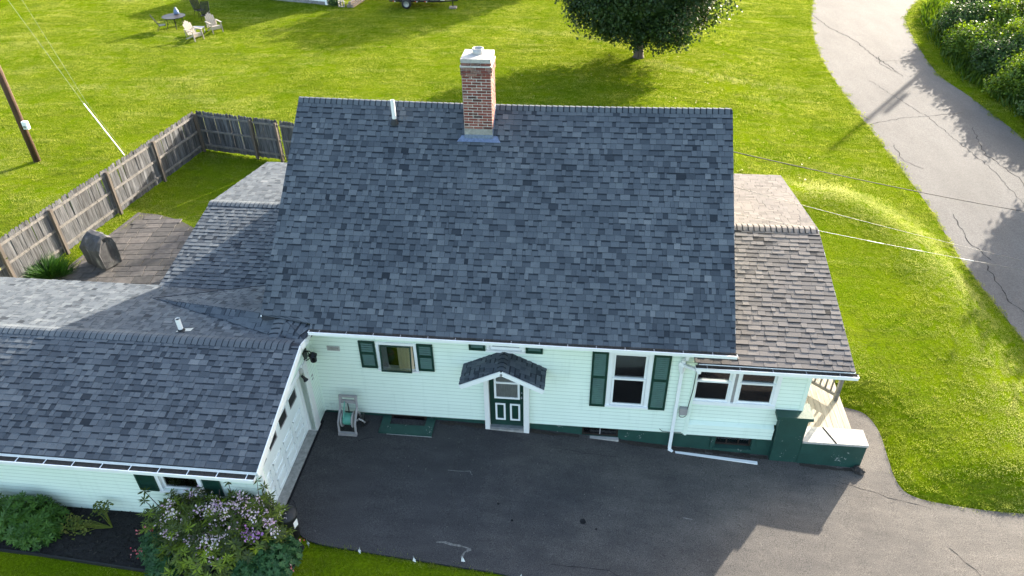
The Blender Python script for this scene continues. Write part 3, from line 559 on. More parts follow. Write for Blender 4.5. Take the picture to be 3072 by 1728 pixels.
# --- walls
def cut(x0,x1,z0,z1,ops):
    iv=[(x0,x1)]
    for (a,b_,c,d) in ops:
        if d<=z0+1e-6 or c>=z1-1e-6: continue
        iv=[p for (u,w) in iv for p in ((u,min(w,a)),(max(u,b_),w)) if p[1]-p[0]>.01]
    return iv
def wall(name,o,du,dn,L,z0,z1,ops=(),exp=.1143,mat='mint',th=.12,topf=None,boards=True,parent=None):
    """plane from o along du; dn outward normal. core with real openings, one board per course"""
    o,du,dn=V(o),V(du),V(dn); b=MB(); zs=sorted({z0,z1,*[q for p in ops for q in p[2:4] if z0<q<z1]})
    P=lambda u,n,z: (o.x+du.x*u+dn.x*n,o.y+du.y*u+dn.y*n,z)
    for a,c in zip(zs,zs[1:]):
        for u,w in cut(0,L,a,c,ops): b.add([P(u,0,a),P(w,0,a),P(w,-th,a),P(u,-th,a),P(u,0,c),P(w,0,c),P(w,-th,c),P(u,-th,c)],[(0,3,2,1),(4,5,6,7),(0,1,5,4),(1,2,6,5),(2,3,7,6),(3,0,4,7)])
    w_=b.build(name,M[mat],house if parent is None else parent)
    if boards:
        z=z0
        while z<z1-.02:
            zt=min(z+exp,z1)
            for u,w in cut(0,L,z,zt,ops):
                segs=[(u,w)]
                if w-u>3.2: s=random.uniform(u+1,w-1); segs=[(u,s-.0015),(s+.0015,w)]
                for u,w in segs:
                    c=MB(); g=.019
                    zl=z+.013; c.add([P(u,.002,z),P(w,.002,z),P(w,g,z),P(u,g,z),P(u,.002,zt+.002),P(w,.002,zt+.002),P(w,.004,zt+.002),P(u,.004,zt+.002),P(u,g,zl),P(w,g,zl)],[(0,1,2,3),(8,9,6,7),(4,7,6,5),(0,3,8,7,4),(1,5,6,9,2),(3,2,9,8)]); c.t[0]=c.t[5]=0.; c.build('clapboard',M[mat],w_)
            z+=exp
    return w_
TW=(7.17,7.97,.93,2.52); SW=(1.70,2.53,1.64,2.40); DR=(4.28,5.12,-.2,2.02); TR=(4.33,5.08,2.44,2.86)
front=wall('front_wall',(0,0,0),(1,0,0),(0,-1,0),9.03,.1,2.945,[TW,SW,DR,TR])
for x in (.0,9.03-.0): MB().box(x-.03,x+.06,-.03,-.0005,.08,2.94).build('corner_board',M['mint'],front)
# unseen sides, plain
sidemat=M['mint']
def plain(name,x0,x1,y0,y1,z0,z1,mat='mint'): return MB().box(x0,x1,y0,y1,z0,z1).build(name,M[mat],house)
for x in (-.45,9.03-.12):
    b=MB().prism([(.125,.1),(8.1,.1),(8.1,ZE-.15+(8.955-8.1)*.766),(YR,ZR-.25),(.125,ZE+(.125-YE)*.7657-.22)],(x,0,0),(0,1,0),(0,0,1),(.12,0,0)); b.build('gable_wall',M['mint'],house)
plain('rear_wall',-.33,8.91,7.98,8.1,.1,3.4); plain('wing_wall',-4.4,-4.28,2.2,9.1,.1,2.05); plain('wing_wall',-4.28,-.46,9.0,9.1,.1,2.0); plain('garage_rear_wall',-11.8,-4.4,1.4,1.5,.0,2.3)
MB().prism([(-3.28,0),(1.4,0),(1.4,2.3),(-.95,2.9),(-3.28,2.3)],(-11.8,0,0),(0,1,0),(0,0,1),(.1,0,0)).build('garage_end_wall',M['mint'],house)
plain('floor',-.3,8.9,.13,7.9,-.05,.0,'room'); plain('interior_partition',.2,8.8,3.0,3.05,0,2.7,'room')
# soffit and fascia
MB().box(.28,XR-.02,YE+.02,-.001,2.947,2.962).build('soffit',M['white'],house)
MB().box(.31,XR-.002,YE+.0,YE+.02,2.945,ZE-.03).build('fascia',M['white'],house)
# foundation
FW=[(6.56,7.45,-.24,.12),(9.80,10.66,-.26,.12)]
wall('foundation',(0,.03,0),(1,0,0),(0,-1,0),11.2,-1.0,.098,FW,mat='fgreen',boards=False,th=.2)
# --- windows
def sash(parent,x0,x1,z0,z1,y,fw=.05,mat='white',d=.035):
    s=MB(); s.box(x0,x1,y,y+d,z0,z0+fw); s.box(x0,x1,y,y+d,z1-fw,z1); s.box(x0,x0+fw,y,y+d,z0+fw,z1-fw); s.box(x1-fw,x1,y,y+d,z0+fw,z1-fw)
    s.build('sash',M[mat],parent); MB().box(x0+fw-.004,x1-fw+.004,y+.014,y+.02,z0+fw-.004,z1-fw+.004).build('pane',M['glass'],parent)
def casing(name,x0,x1,z0,z1,w,y=-.035,mat='white',sill=True,label=None,wallmat=None):
    b=MB(); yb=-.0005
    b.box(x0-w,x1+w,y,yb,z1,z1+w); b.box(x0-w,x0,y,yb,z0,z1); b.box(x1,x1+w,y,yb,z0,z1); b.box(x0-w-.01,x1+w+.01,y-.03,yb,z0-.05,z0)
    b.box(x0-.001,x0+.012,0,.11,z0,z1); b.box(x1-.012,x1+.001,0,.11,z0,z1); b.box(x0,x1,0,.11,z0-.001,z0+.012); b.box(x0,x1,0,.11,z1-.012,z1+.001)
    o=b.build(name,M[mat],house,label=label); return o
w=casing('window',*TW,.10,label='tall white double hung window between louvred green shutters')
sash(w,7.182,7.958,1.74,2.508,.012); sash(w,7.182,7.958,.942,1.79,-.028); MB().box(7.2,7.94,.15,.16,.95,2.5).build('window_blind',M['lace'],w)
w=casing('window',*SW,.07,label='small white window with its sash swung open')
so=MB()
def tilt(p):  # awning sash hinged at the top, bottom swung out
    x,y,z=p; a=R(9); dz=2.40-z; return (x,-.05+y*1-dz*math.sin(a)*1.0,2.40-dz*math.cos(a))
for bx in ((1.73,2.47,0,.03,1.66,1.69),(1.73,2.47,0,.03,2.36,2.39),(1.73,1.76,0,.03,1.69,2.36),(2.44,2.47,0,.03,1.69,2.36)):
    t=MB().box(*bx); so.add([tilt(p) for p in t.v],t.f)
so.build('open_sash',M['green'],w); t=MB().box(1.755,2.445,.012,.017,1.685,2.365); MB().add([tilt(p) for p in t.v],t.f).build('pane',M['glass'],w)
cu=MB(); 
for i in range(14):
    xa,xb=2.12+i*.027,2.12+(i+1)*.027; f=lambda x:.014+.008*math.sin(x*90); cu.poly([(xa-.06*0,f(xa),1.6),(xb,f(xb),1.6),(xb,f(xb),2.5),(xa,f(xa),2.5)])
cu.build('curtain',M['curtain'],w)
MB().box(1.72,1.86,.04,.05,1.6,2.45).build('curtain',M['lace'],w)
w=casing('window',*TR,.07,label='low transom window half hidden under the gutter'); sash(w,4.34,5.07,2.45,2.85,.01,.05)
def shutter(x0,x1,z0,z1,y=-.05,par=None,yb=-.017,rail=.55):
    b=MB(); f=.05; zm=z0+(z1-z0)*rail
    b.box(x0,x0+f,y,yb,z0,z1); b.box(x1-f,x1,y,yb,z0,z1); b.box(x0+f,x1-f,y,yb,z0,z0+.07); b.box(x0+f,x1-f,y,yb,z1-.06,z1); b.box(x0+f,x1-f,y,yb,zm-.035,zm+.035)
    o=b.build('shutter',M['green'],house if par is None else par); l=MB()
    for a,c in ((z0+.07,zm-.035),(zm+.035,z1-.06)):
        n=int((c-a)/.058)
        for i in range(n):
            z=a+(i+.5)*(c-a)/n; l.add([(x0+f,y+.004,z-.024),(x1-f,y+.004,z-.024),(x1-f,yb-.006,z+.012),(x0+f,yb-.006,z+.012),(x0+f,y+.004,z-.014),(x1-f,y+.004,z-.014),(x1-f,yb-.006,z+.018),(x0+f,yb-.006,z+.018)],[(0,1,5,4),(4,5,6,7),(0,3,2,1)])
    MB().box(x0+f,x1-f,yb-.004,yb,z0+.07,z1-.06).build('shutter_back',M['green'],o if par is None else par); l.build('louvre',M['louvre'],o if par is None else par,kind='stuff'); return o
shutter(6.69,7.06,.86,2.57); shutter(8.08,8.47,.86,2.57); shutter(1.22,1.61,1.655,2.48); shutter(2.61,2.99,1.655,2.48); shutter(3.85,4.23,2.40,2.92); shutter(5.17,5.56,2.40,2.92)
# --- door
dr=MB(); dr.box(4.28,5.12,.0,.045,-.06,2.02); door=dr.build('front_door',M['green'],house,label='dark green door with white trimmed window and two panels')
def frame(name,x0,x1,z0,z1,w,y,d,mat,par):
    s=MB(); s.box(x0,x1,y-d,y,z0,z0+w); s.box(x0,x1,y-d,y,z1-w,z1); s.box(x0,x0+w,y-d,y,z0+w,z1-w); s.box(x1-w,x1,y-d,y,z0+w,z1-w); return s.build(name,M[mat],par)
frame('window_trim',4.40,5.02,.89,1.97,.05,-.001,.022,'white',door); MB().box(4.45,4.97,-.022,-.002,1.38,1.43).build('window_bar',M['white'],door)
MB().box(4.45,4.97,-.006,-.001,.94,1.92).build('pane',M['glass'],door); MB().box(4.455,4.965,-.0025,-.0006,.945,1.915).build('curtain',M['lace'],door)
for x in (4.415,4.775): frame('panel_trim',x,x+.25,.16,.72,.045,-.001,.016,'white',door)
MB().lathe((5.065,-.0,.97),[(.0,.06),(.022,.055),(.026,.035),(.012,.02),(.014,0)],10,ax=(0,-1,0)).build('door_knob',M['galv'],door,True); MB().lathe((5.065,0,1.1),[(0,.012),(.02,.012),(.02,0)],10,ax=(0,-1,0)).build('lock',M['galv'],door)
for x0,x1 in ((4.165,4.28),(5.12,5.255)): MB().box(x0,x1,-.14,.05,-.14,2.1).build('door_casing',M['whiteworn'],house)
MB().box(4.28,5.12,-.14,.05,2.02,2.1).build('door_casing',M['white'],house)
MB().box(4.285,5.115,-.15,.04,-.2,-.045).build('threshold',M['concrete'],house)
MB().box(4.28,5.12,-.10,.0,-.046,-.03).build('door_sill',M['galv'],house)
# wall fittings
MB().box(.43,.74,-.03,-.004,2.12,2.25).build('wall_vent',M['wallgrey'],house); MB().box(.46,.71,-.036,-.03,2.145,2.225).build('vent_grille',M['concrete'],house)
frame('wall_hatch',.16,.34,.22,.39,.012,-.014,.012,'mint',house)
MB().box(8.82,9.0,-.11,-.014,.81,1.0).build('cable_box',M['grey'],house)
lp=[(8.84,-.06,.81),(8.83,-.07,.74),(8.87,-.07,.70),(8.93,-.07,.70),(8.97,-.07,.74),(8.98,-.06,.82)]; MB().tube(lp,.008,6).build('cable_loop',M['black'],house)
MB().tube([(9.06,-.05,2.6),(9.05,-.05,1.6),(9.0,-.05,.95)],.009,6).build('service_cable',M['black'],house)
MB().tube([(8.42,-.03,.22),(8.5,-.05,.16),(8.7,-.05,.14),(8.95,-.05,.16)],.007,6).build('wall_cable',M['black'],house)
# basement window well, x 1.55..2.88
ww=MB(); ww.box(1.55,2.88,-.56,-.27,-.35,.02); ww.box(1.55,1.76,-.27,.03,-.35,.02); ww.box(2.66,2.88,-.27,.03,-.35,.02); well=ww.build('window_well',M['fgreen'],house,label='dark green concrete window well at the foot of the wall')
MB().box(1.54,2.89,-.575,-.56,-.3,-.035).build('chipped_edge',M['capstone'],well); MB().box(1.76,2.66,-.02,.0,-.2,.098).build('basement_window',M['brown'],well); MB().box(1.82,2.6,-.026,-.02,-.14,.06).build('pane',M['glass'],well); MB().box(1.77,2.65,-.26,-.03,-.34,-.2).build('well_floor',M['black'],well)
for x0,x1,z0,z1,y in ((6.56,7.45,-.24,.12,.06),(9.80,10.66,-.26,.12,.06)):
    bwn=frame('basement_window',x0,x1,z0,z1,.04,y+.03,.03,'brown',house); n=2 if x0<8 else 3
    for i in range(1,n): MB().box(x0+(x1-x0)*i/n-.012,x0+(x1-x0)*i/n+.012,y,y+.025,z0+.04,z1-.04).build('muntin',M['grey' if n==2 else 'brown'],bwn)
    MB().box(x0+.03,x1-.03,y+.03,y+.035,z0+.03,z1-.03).build('pane',M['glass'],bwn)
    MB().box(x0+.02,x1-.02,y+.07,y+.075,z0,z1).build('curtain' if n==3 else 'backing',M['lace' if n==3 else 'black'],bwn)
    MB().box(x0-.02,x1+.02,-.06 if n==2 else -.07,y,z0-.09,z0-.002).build('sill',M['capstone' if n==2 else 'fgreen'],bwn)
[MB().box(a,c,-.03,.029,-.34,.09).build('window_surround',M['fgreen'],house) for a,c in ((9.70,9.80),(10.66,10.74))]
# --- sunroom
SWN=[(9.10,9.90,1.16,2.34),(10.10,10.90,1.16,2.34)]
sunw=wall('sunroom_wall',(9.05,.09,0),(1,0,0),(0,-1,0),2.57,.5,2.62,[(p[0]-9.05,p[1]-9.05,p[2],p[3]) for p in SWN])
wall('sunroom_skirt',(9.05,-.01,0),(1,0,0),(0,-1,0),2.05,.085,.43)
MB().add([(9.05,.085,.50),(11.1,.085,.50),(11.1,-.035,.44),(9.05,-.035,.44),(9.05,.085,.43),(11.1,.085,.43),(11.1,-.035,.428),(9.05,-.035,.428)],[(0,3,2,1),(4,5,6,7),(3,7,6,2),(0,1,5,4),(0,4,7,3),(1,2,6,5)]).build('skirt_ledge',M['mint'],house)
wall('sunroom_side_wall',(11.62,.09,0),(0,1,0),(1,0,0),7.6,.1,2.7,[(2.6,3.5,.2,2.2)])
MB().box(11.50,11.5+.03,2.6,3.7,.15,2.3).build('porch_door',M['white'],house)
MB().box(11.56,11.65,.062,.0895,.1,2.64).build('corner_board',M['mint'],house); MB().box(11.622,11.648,.0895,.17,.1,2.64).build('corner_board',M['mint'],house)
MB().box(9.03,9.075,-.035,.0895,.06,2.66).build('corner_board',M['mint'],house)
b=MB()
for x0,x1 in ((9.03,9.10),(9.90,9.965),(10.035,10.10),(10.90,11.0)): b.box(x0+.046 if x0<9.05 else x0,x1,.045,.0885,1.06,2.42)
b.box(9.076,11.0,.03,.0885,1.06,1.16); b.box(9.076,11.0,.045,.0885,2.34,2.42)
swin=b.build('sunroom_window',M['white'],house,label='pair of white double hung windows in the sunroom wall')
MB().box(9.966,10.034,.066,.0887,1.16,2.34).build('mullion_groove',M['grey'],swin)
for x0,x1,_,_ in SWN: sash(swin,x0,x1,1.73,2.34,.115,.045); sash(swin,x0,x1,1.16,1.78,.075,.045)
plain('sunroom_floor',9.1,11.5,.25,7.4,.4,.45,'room'); plain('sunroom_back_wall',9.1,11.5,3.2,3.25,.45,2.6,'room')
# things inside the sunroom seen through the glass
t=thing('armchair','dim brown armchair inside the sunroom behind the glass','armchair',(9.5,1.0,.45)); 
MB().box(9.2,9.9,.75,1.35,.45,.85).build('seat',M['curtain'],t); MB().box(9.2,9.9,1.35,1.5,.45,1.5).build('backrest',M['curtain'],t)
t=thing('side_table','small pale table inside the sunroom by the right window','table',(10.6,.8,.45)); MB().lathe((10.6,.8,.45),[(.0,.02),(.16,.02),(.16,0),(.0,0)],14).build('base',M['white'],t); MB().tube([(10.6,.8,.46),(10.6,.8,1.05)],.025,8).build('leg',M['white'],t); MB().lathe((10.6,.8,1.05),[(0,0),(.24,0),(.24,.03),(0,.03)],18).build('table_top',M['white'],t)
# --- porch pier, low wall, deck
pr=MB(); pr.box(11.14,11.78,-.12,.058,-1.0,.93); pr.box(11.66,11.78,.058,.3,-1.0,.93); pier=pr.build('brick_pier',M['pgreen'],house,label='dark green painted masonry pier at the sunroom corner')
for i in range(13): MB().box(11.139,11.781,-.1205,.05,-.54+i*.113,-.54+i*.113+.105).build('block_course',M['pgreen'],pier)
MB().box(11.04,11.86,-.19,.058,.935,1.03).build('pier_cap',M['pgreen'],pier); MB().box(11.66,11.86,.058,.32,.935,1.03).build('pier_cap',M['pgreen'],pier)
lw=MB().box(11.785,13.27,-.13,.34,-1.1,.17).build('porch_wall',M['pgreen'],house,label='low dark green porch wall with pale lit top')
MB().box(11.787,13.29,-.15,.36,.172,.235).build('wall_top',M['capstone'],lw); MB().beam((12.35,.36,.238),(12.55,-.15,.238),.035,.006).build('top_crack',M['tar'],lw)
deck=MB().box(11.66,13.02,.4,5.0,-.9,.10).build('porch_deck',M['postwood'],house)
nb=10
for i in range(nb):
    x0=11.665+i*.1405; MB().box(x0,x0+.134,.36,5.05,.12+.002*(i%2),.158).build('deck_board',M['deckwood'],deck)
rl=MB(); 
railing=thing_parent=MB().box(12.87,12.96,1.38,1.47,.16,1.12).build('railing_post',M['railwood'],house)
A_,B_=V((12.90,1.45,0)),V((11.70,2.55,0))
for z,h in ((.32,.09),(1.0,.06)): MB().beam(A_+V((0,0,z)),B_+V((0,0,z)),.045,h).build('rail',M['railwood'],railing)
for i in range(1,11): p=A_+(B_-A_)*(i/11); MB().beam(p+V((0,0,.34)),p+V((0,0,1.0)),.035,.035).build('baluster',M['railwood'],railing)
# --- gutters
def gutter(name,x0,x1,y,z,w=.11,h=.10,step=.62,back=True):
    b=MB(); b.box(x0,x1,y-w,y-w+.008,z-h,z); b.box(x0,x1,y-w-.012,y-w+.012,z-.008,z+.004); b.box(x0,x1,y-w+.008,y,z-h,z-h+.008); b.box(x0,x0+.006,y-w,y,z-h,z-.01); b.box(x1-.006,x1,y-w,y,z-h,z-.01)
    o=b.build(name,M['white'],house); MB().box(x0+.006,x1-.006,y-w+.009,y-.001,z-h+.0085,z-h+.05).build('gutter_debris',M['debris'],o)
    MB().box(x0,x1,y-.0009,y+.006,z-h,z+.005-(0 if back else .02)).build('gutter_back',M['debris'],o)
    if not back: MB().box(x0,x1,y-.004,y+.008,z-.014,z+.02).build('drip_edge',M['white'],o)
    for x in np.arange(x0+.25,x1,step): MB().box(x-.009,x+.009,y-w+.008,y-.001,z-.012,z-.006).build('hanger',M['grey' if back else 'white'],o)
    return o
gutter('main_gutter',.30,XR+.03,YE-.004,3.098,.105,.08); gutter('sunroom_gutter',8.93,SX1+.06,SYE-.007,2.665,.11,.09,.7)
gutter('garage_gutter',-12.2,.22,GYE-.012,2.205,.145,.09,.6,False)
MB().box(-12.2,GX1-.02,GYE,GYE+.02,2.1,2.24).build('fascia',M['white'],house); MB().box(-12.2,.2,GYE+.02,-3.401,2.10,2.12).build('soffit',M['white'],house)
MB().box(SX0,SX1-.01,SYE,SYE+.02,2.55,2.69).build('fascia',M['white'],house); MB().box(9.04,SX1-.02,SYE+.02,.0895,2.64,2.66).build('soffit',M['white'],house)
MB().box(-12.2,-4.72,GYB,GYB+.02,2.13,2.272).build('fascia',M['white'],house)
# downspouts
def dsp(pts,name='downspout'):
    b=MB()
    for a,c in zip(pts,pts[1:]): b.beam(a,c,.075,.058,(0,1,.001) if abs(V(c)[2]-V(a)[2])>.3 else (0,0,1))
    return b.build(name,M['white'],house)
dsp([(8.72,-.50,3.02),(8.72,-.46,2.86),(8.72,-.10,2.52),(8.72,-.09,-.36)]); dsp([(8.70,-.10,-.38),(8.80,-.16,-.44),(10.83,-.27,-.50)]); MB().lathe((8.72,-.09,2.15),[(.06,0),(.075,.06),(.1,.22),(.06,.3)],4).build('leader_head',M['white'],house)
dsp([(8.96,-.46,2.58),(8.76,-.14,2.40)]); MB().lathe((9.02,-.462,2.48),[(.0,0),(.05,.01),(.055,.09),(.05,.1)],10).build('gutter_outlet',M['white'],house)
# --- chimney
ch=MB(); ch.box(CX0+.001,CX1-.001,CY0+.001,CY1-.001,5.6,7.84); chim=ch.build('chimney',M['mortar'],house,label='tall red brick chimney with pale cap on the roof')
def brickmesh(w,d,h):
    b=MB().box(-w/2,w/2,-d/2,d/2,-h/2,h/2); me=bpy.data.meshes.new('brick'); bm=bmesh.new()
    me.from_pydata(b.v,[],b.f); bm.from_mesh(me); bmesh.ops.bevel(bm,geom=bm.edges[:],offset=.005,segments=1,affect='EDGES'); bm.to_mesh(me); bm.free(); me.materials.append(M['brick']); return me
BWF=(CX1-CX0)/3; BWS=(CY1-CY0)/3; full=brickmesh(BWF-.012,.09,.056); half=brickmesh(BWF/2-.012,.09,.056); fulls=brickmesh(.09,BWS-.012,.056); halfs=brickmesh(.09,BWS/2-.012,.056)
backb=MB(); z=6.30
for r in range(22):
    zz=z+.034+r*.0680
    cor=.0
    if r in (19,20,21): cor=.022
    for fy,ysgn in ((CY0,-1),(CY1,1)):
        us=[(.5,full),(1.5,full),(2.5,full)] if r%2==0 else [(.25,half),(1,full),(2,full),(2.75,half)]
        for u,me in us:
            x=CX0+BWF*u; y=fy+.04*-ysgn+ysgn*cor+random.uniform(-.003,.003)
            if ysgn<0: link('brick',me,chim,(x,y,zz))
            else: w=(BWF if me is full else BWF/2)-.012; backb.box(x-w/2,x+w/2,y-.045,y+.045,zz-.028,zz+.028)
    for fx,xs in ((CX0,-1),(CX1,1)):
        us=[(.5,fulls),(1.5,fulls),(2.5,fulls)] if r%2 else [(.25,halfs),(1,fulls),(2,fulls),(2.75,halfs)]
        for u,me in us:
            yy=CY0+BWS*u
            link('brick',me,chim,(fx-.04*xs+xs*(cor+.0035)+random.uniform(-.002,.002),yy,zz))
backb.build('rear_brick',M['brick'],chim,kind='stuff')
MB().box(CX0-.004,CX1+.004,CY0-.004,CY1+.004,6.02,6.315).build('parging',M['concrete'],chim)
MB().box(CX0-.03,CX1+.03,CY0-.03,CY1+.03,7.80,7.83).build('mortar_band',M['mortar'],chim)
for i,u in enumerate((.5,1.5,2.5)):
    link('brick',full,chim,(CX0+BWF*u,CY0+.03,7.862)); link('brick',fulls,chim,(CX1-.032,CY0+BWS*u,7.862)); link('brick',fulls,chim,(CX0+.032,CY0+BWS*u,7.862))
MB().box(CX0+.015,CX1-.015,CY0+.02,CY1-.02,7.83,7.895).build('mortar_bed',M['mortar'],chim)
MB().box(CX0-.012,CX1+.012,CY0-.012,CY1+.012,7.896,7.985).build('chimney_cap',M['capstone'],chim)
MB().lathe((CX0+.335,CY0+.42,7.986),[(.13,0),(.13,.12),(.105,.12),(.105,.0)],20).build('flue',M['flue'],chim,True)
MB().lathe((CX0+.335,CY0+.42,7.99),[(0,0),(.104,0)],20).build('flue_throat',M['black'],chim)
nf=V((0,-VF[2],VF[1])); c0=V((CX0-.16,YE+.0,ZE)); 
def onroof(x,y,h): 
    z=ZE+(y-YE)*.7657; p=V((x,y,z+sag(x,(y-YE)/(YR-YE))))+V((0,-VF[2],VF[1]))*h; return p
fl=MB(); fl.poly([onroof(CX0-.19,3.42,.024),onroof(CX1+.20,3.42,.024),onroof(CX1+.11,3.56,.026),onroof(CX0-.08,3.56,.026)]); fl.poly([onroof(CX0-.0,3.5,.026),onroof(CX1,3.5,.026),(CX1,CY0-.006,6.16),(CX0,CY0-.006,6.16)]); fl.build('lead_flashing',M['lead'],chim)
fl=MB()
for x,sg in ((CX0,-1),(CX1,1)):
    ys=np.linspace(CY0,CY1,5)
    for a,c in zip(ys,ys[1:]): fl.box(x+sg*.006-.003,x+sg*.006+.003,a,c,ZE+(a-YE)*.7657-.1,ZE+(c-YE)*.7657+.06)
fl.build('step_flashing',M['lead'],chim)
# vent pipes
def vent(x,y,zt,r,roofz,nm):
    o=MB().tube([(x,y,roofz-.1),(x,y,zt)],r,14,close=False).build('vent_pipe',M['pvc'],house,True); MB().lathe((x,y,zt-.03),[(0,0),(r*.85,0)],12).build('pipe_mouth',M['black'],o)
    MB().lathe((x,y,roofz-.06),[(r*2.1,0),(r*1.7,.06),(r*1.15,.13),(r*1.02,.14)],14).build('pipe_boot',M['black'],o,True); return o
vent(1.62,3.78,6.86,.052,6.31,''); v2=vent(-2.67,-.62,3.33,.055,2.97,'')
MB().add([(-2.75,-.72,3.018),(-2.45,-.62,2.992),(-2.47,-.45,2.945),(-2.77,-.55,2.97)],[(0,1,2,3)]).build('pipe_flashing',M['galv'],v2)
# --- garage walls and door
GO=[(9.30-0,10.32,.92,1.72)]
gwall=wall('garage_front_wall',(-11.8,-3.4,0),(1,0,0),(0,-1,0),11.8,.03,2.1,[(9.5,10.36,.90,1.80)])
w=MB(); y=-3.4
for bx in ((-2.37,-2.30,y-.035,y-.0005,.84,1.87),(-1.44,-1.37,y-.035,y-.0005,.84,1.87),(-2.30,-1.44,y-.035,y-.0005,1.80,1.87),(-2.38,-1.36,y-.06,y-.0005,.84,.90),(-2.302,-2.29,y,y+.11,.9,1.8),(-1.45,-1.438,y,y+.11,.9,1.8)): w.box(*bx)
gw=w.build('garage_window',M['white'],house,label='white garage window behind the flowering shrub'); sash(gw,-2.288,-1.452,.912,1.795,y+.02,.05); MB().box(-2.28,-1.46,y+.056,y+.06,.92,1.79).build('curtain',M['flue'],gw)
def gsh(x0,x1):
    b=MB(); z0,z1=.87,1.80; yb=y-.017; yf=y-.05; f=.05
    b.box(x0,x0+f,yf,yb,z0,z1); b.box(x1-f,x1,yf,yb,z0,z1); b.box(x0+f,x1-f,yf,yb,z0,z0+.07); b.box(x0+f,x1-f,yf,yb,z1-.06,z1); b.box(x0+f,x1-f,yf+.012,yb,z0+.07,z1-.06)
    for i in range(17): z=z0+.1+i*.045; b.box(x0+f,x1-f,yf+.004,yf+.012,z,z+.02)
    b.build('shutter',M['green'],house)
gsh(-2.82,-2.40); gsh(-1.33,-.95); gsh(-7.05,-6.62)
gg=wall('garage_gable_wall',(0,-3.4,0),(0,1,0),(1,0,0),3.4,.03,2.3,[(.13,2.75,-.1,2.07)])
for sy in (1,):
    MB().prism([(-3.4,2.3),(0,2.3),(0,2.66),(-.95,2.9),(-3.4,2.301)],(-.1,0,0),(0,1,0),(0,0,1),(.099,0,0)).build('gable_infill',M['mint'],house)
MB().box(-.05,.035,-3.43,-3.33,.02,2.1).build('corner_board',M['white'],house)
for y0,z0,y1,z1 in ((GYE-.02,GZE-.075,GYR,GZR-.075),(GYR,GZR-.075,-.50,GZR-.075-.12)): MB().beam((GX1+.012,y0,z0),(GX1+.012,y1,z1),.022,.16).build('rake_board',M['white'],house); MB().beam((GX1-.12,y0,z0-.06),(GX1-.12,y1,z1-.06),.24,.012).build('rake_soffit',M['white'],house)
MB().beam((GX1+.014,-.52,GZR-.2),(GX1+.06,-.30,GZR+.02),.022,.13).build('rake_board',M['white'],house)
MB().box(-.24,.035,-.65,-.42,.0,2.15).build('garage_door_casing',M['whiteworn'],house); MB().box(-.24,.03,-3.27,-.651,2.07,2.2).build('garage_door_casing',M['white'],house)
gd=MB().box(-.24,-.205,-3.27,-.651,.02,2.07).build('garage_door',M['door_white'],house,label='pale white panelled garage door with small square windows')
for s in range(4):
    z0=.025+s*.512; MB().box(-.205,-.195,-3.268,-.653,z0,z0+.506).build('door_section',M['door_white'],gd)
    for k in range(4):
        yc=-1.08-.635*k; h=.19
        if s==2:
            z0w=1.50-.0
            continue
        p=MB(); a,c_,z1,z2=yc-.24,yc+.24,z0+.09,z0+.42
        for bx in ((a,c_,z1,z1+.02),(a,c_,z2-.02,z2),(a,a+.02,z1,z2),(c_-.02,c_,z1,z2)): p.box(-.195,-.176,bx[0],bx[1],bx[2],bx[3])
        p.add([(-.194,a+.05,z1+.05),(-.194,c_-.05,z1+.05),(-.194,c_-.05,z2-.05),(-.194,a+.05,z2-.05),(-.184,a+.08,z1+.08),(-.184,c_-.08,z1+.08),(-.184,c_-.08,z2-.08),(-.184,a+.08,z2-.08)],[(4,5,6,7),(0,1,5,4),(1,2,6,5),(2,3,7,6),(3,0,4,7)]); p.build('raised_panel',M['door_white'],gd)
for k in range(4):
    yc=-1.08-.635*k; p=MB(); a,c_,z1,z2=yc-.23,yc+.23,1.34,1.66
    MB().box(-.194,-.178,a,c_,z1,z2).build('door_window_frame',M['door_white'],gd); MB().box(-.178,-.176,a+.03,c_-.03,z1+.03,z2-.03).build('pane',M['black'],gd)
    q=MB(); q.box(-.178,-.166,a+.02,c_-.02,z1+.02,z1+.05); q.box(-.178,-.166,c_-.05,c_-.02,z1+.05,z2-.02); q.build('window_bevel',M['grey'],gd)
apr=MB().box(-.26,.03,-3.3,-.46,-.05,.012).build('garage_apron',M['concrete'],house)
MB().box(.032,.075,-3.2,-.3,-.03,.004).build('apron_joint',M['tar'],apr)
# garage lights
MB().box(.03,.08,-.87,-.77,2.08,2.2).build('sensor_box',M['wallgrey'],house)
lamp=MB().tube([(.05,-.82,2.0),(.1,-.82,1.93),(.13,-.82,1.86)],[.03,.035,.06],10).build('flood_light',M['blackm'],house)
bl=MB(); bl.box(.002,.03,-.46,-.26,2.1,2.36); bl.tube([(.03,-.36,2.33),(.14,-.36,2.36),(.2,-.36,2.28)],.015,6); bl.lathe((.2,-.36,2.02),[(.02,0),(.075,.04),(.09,.2),(.11,.22),(.03,.3),(.0,.32)],8); bl.tube([(.05,-.44,2.12),(.16,-.4,2.2),(.05,-.28,2.3)],.012,6); bl.build('wall_lantern',M['blackm'],house)
MB().box(.002,.014,-.28,-.2,1.35,1.5).build('thermometer',M['grey'],house)
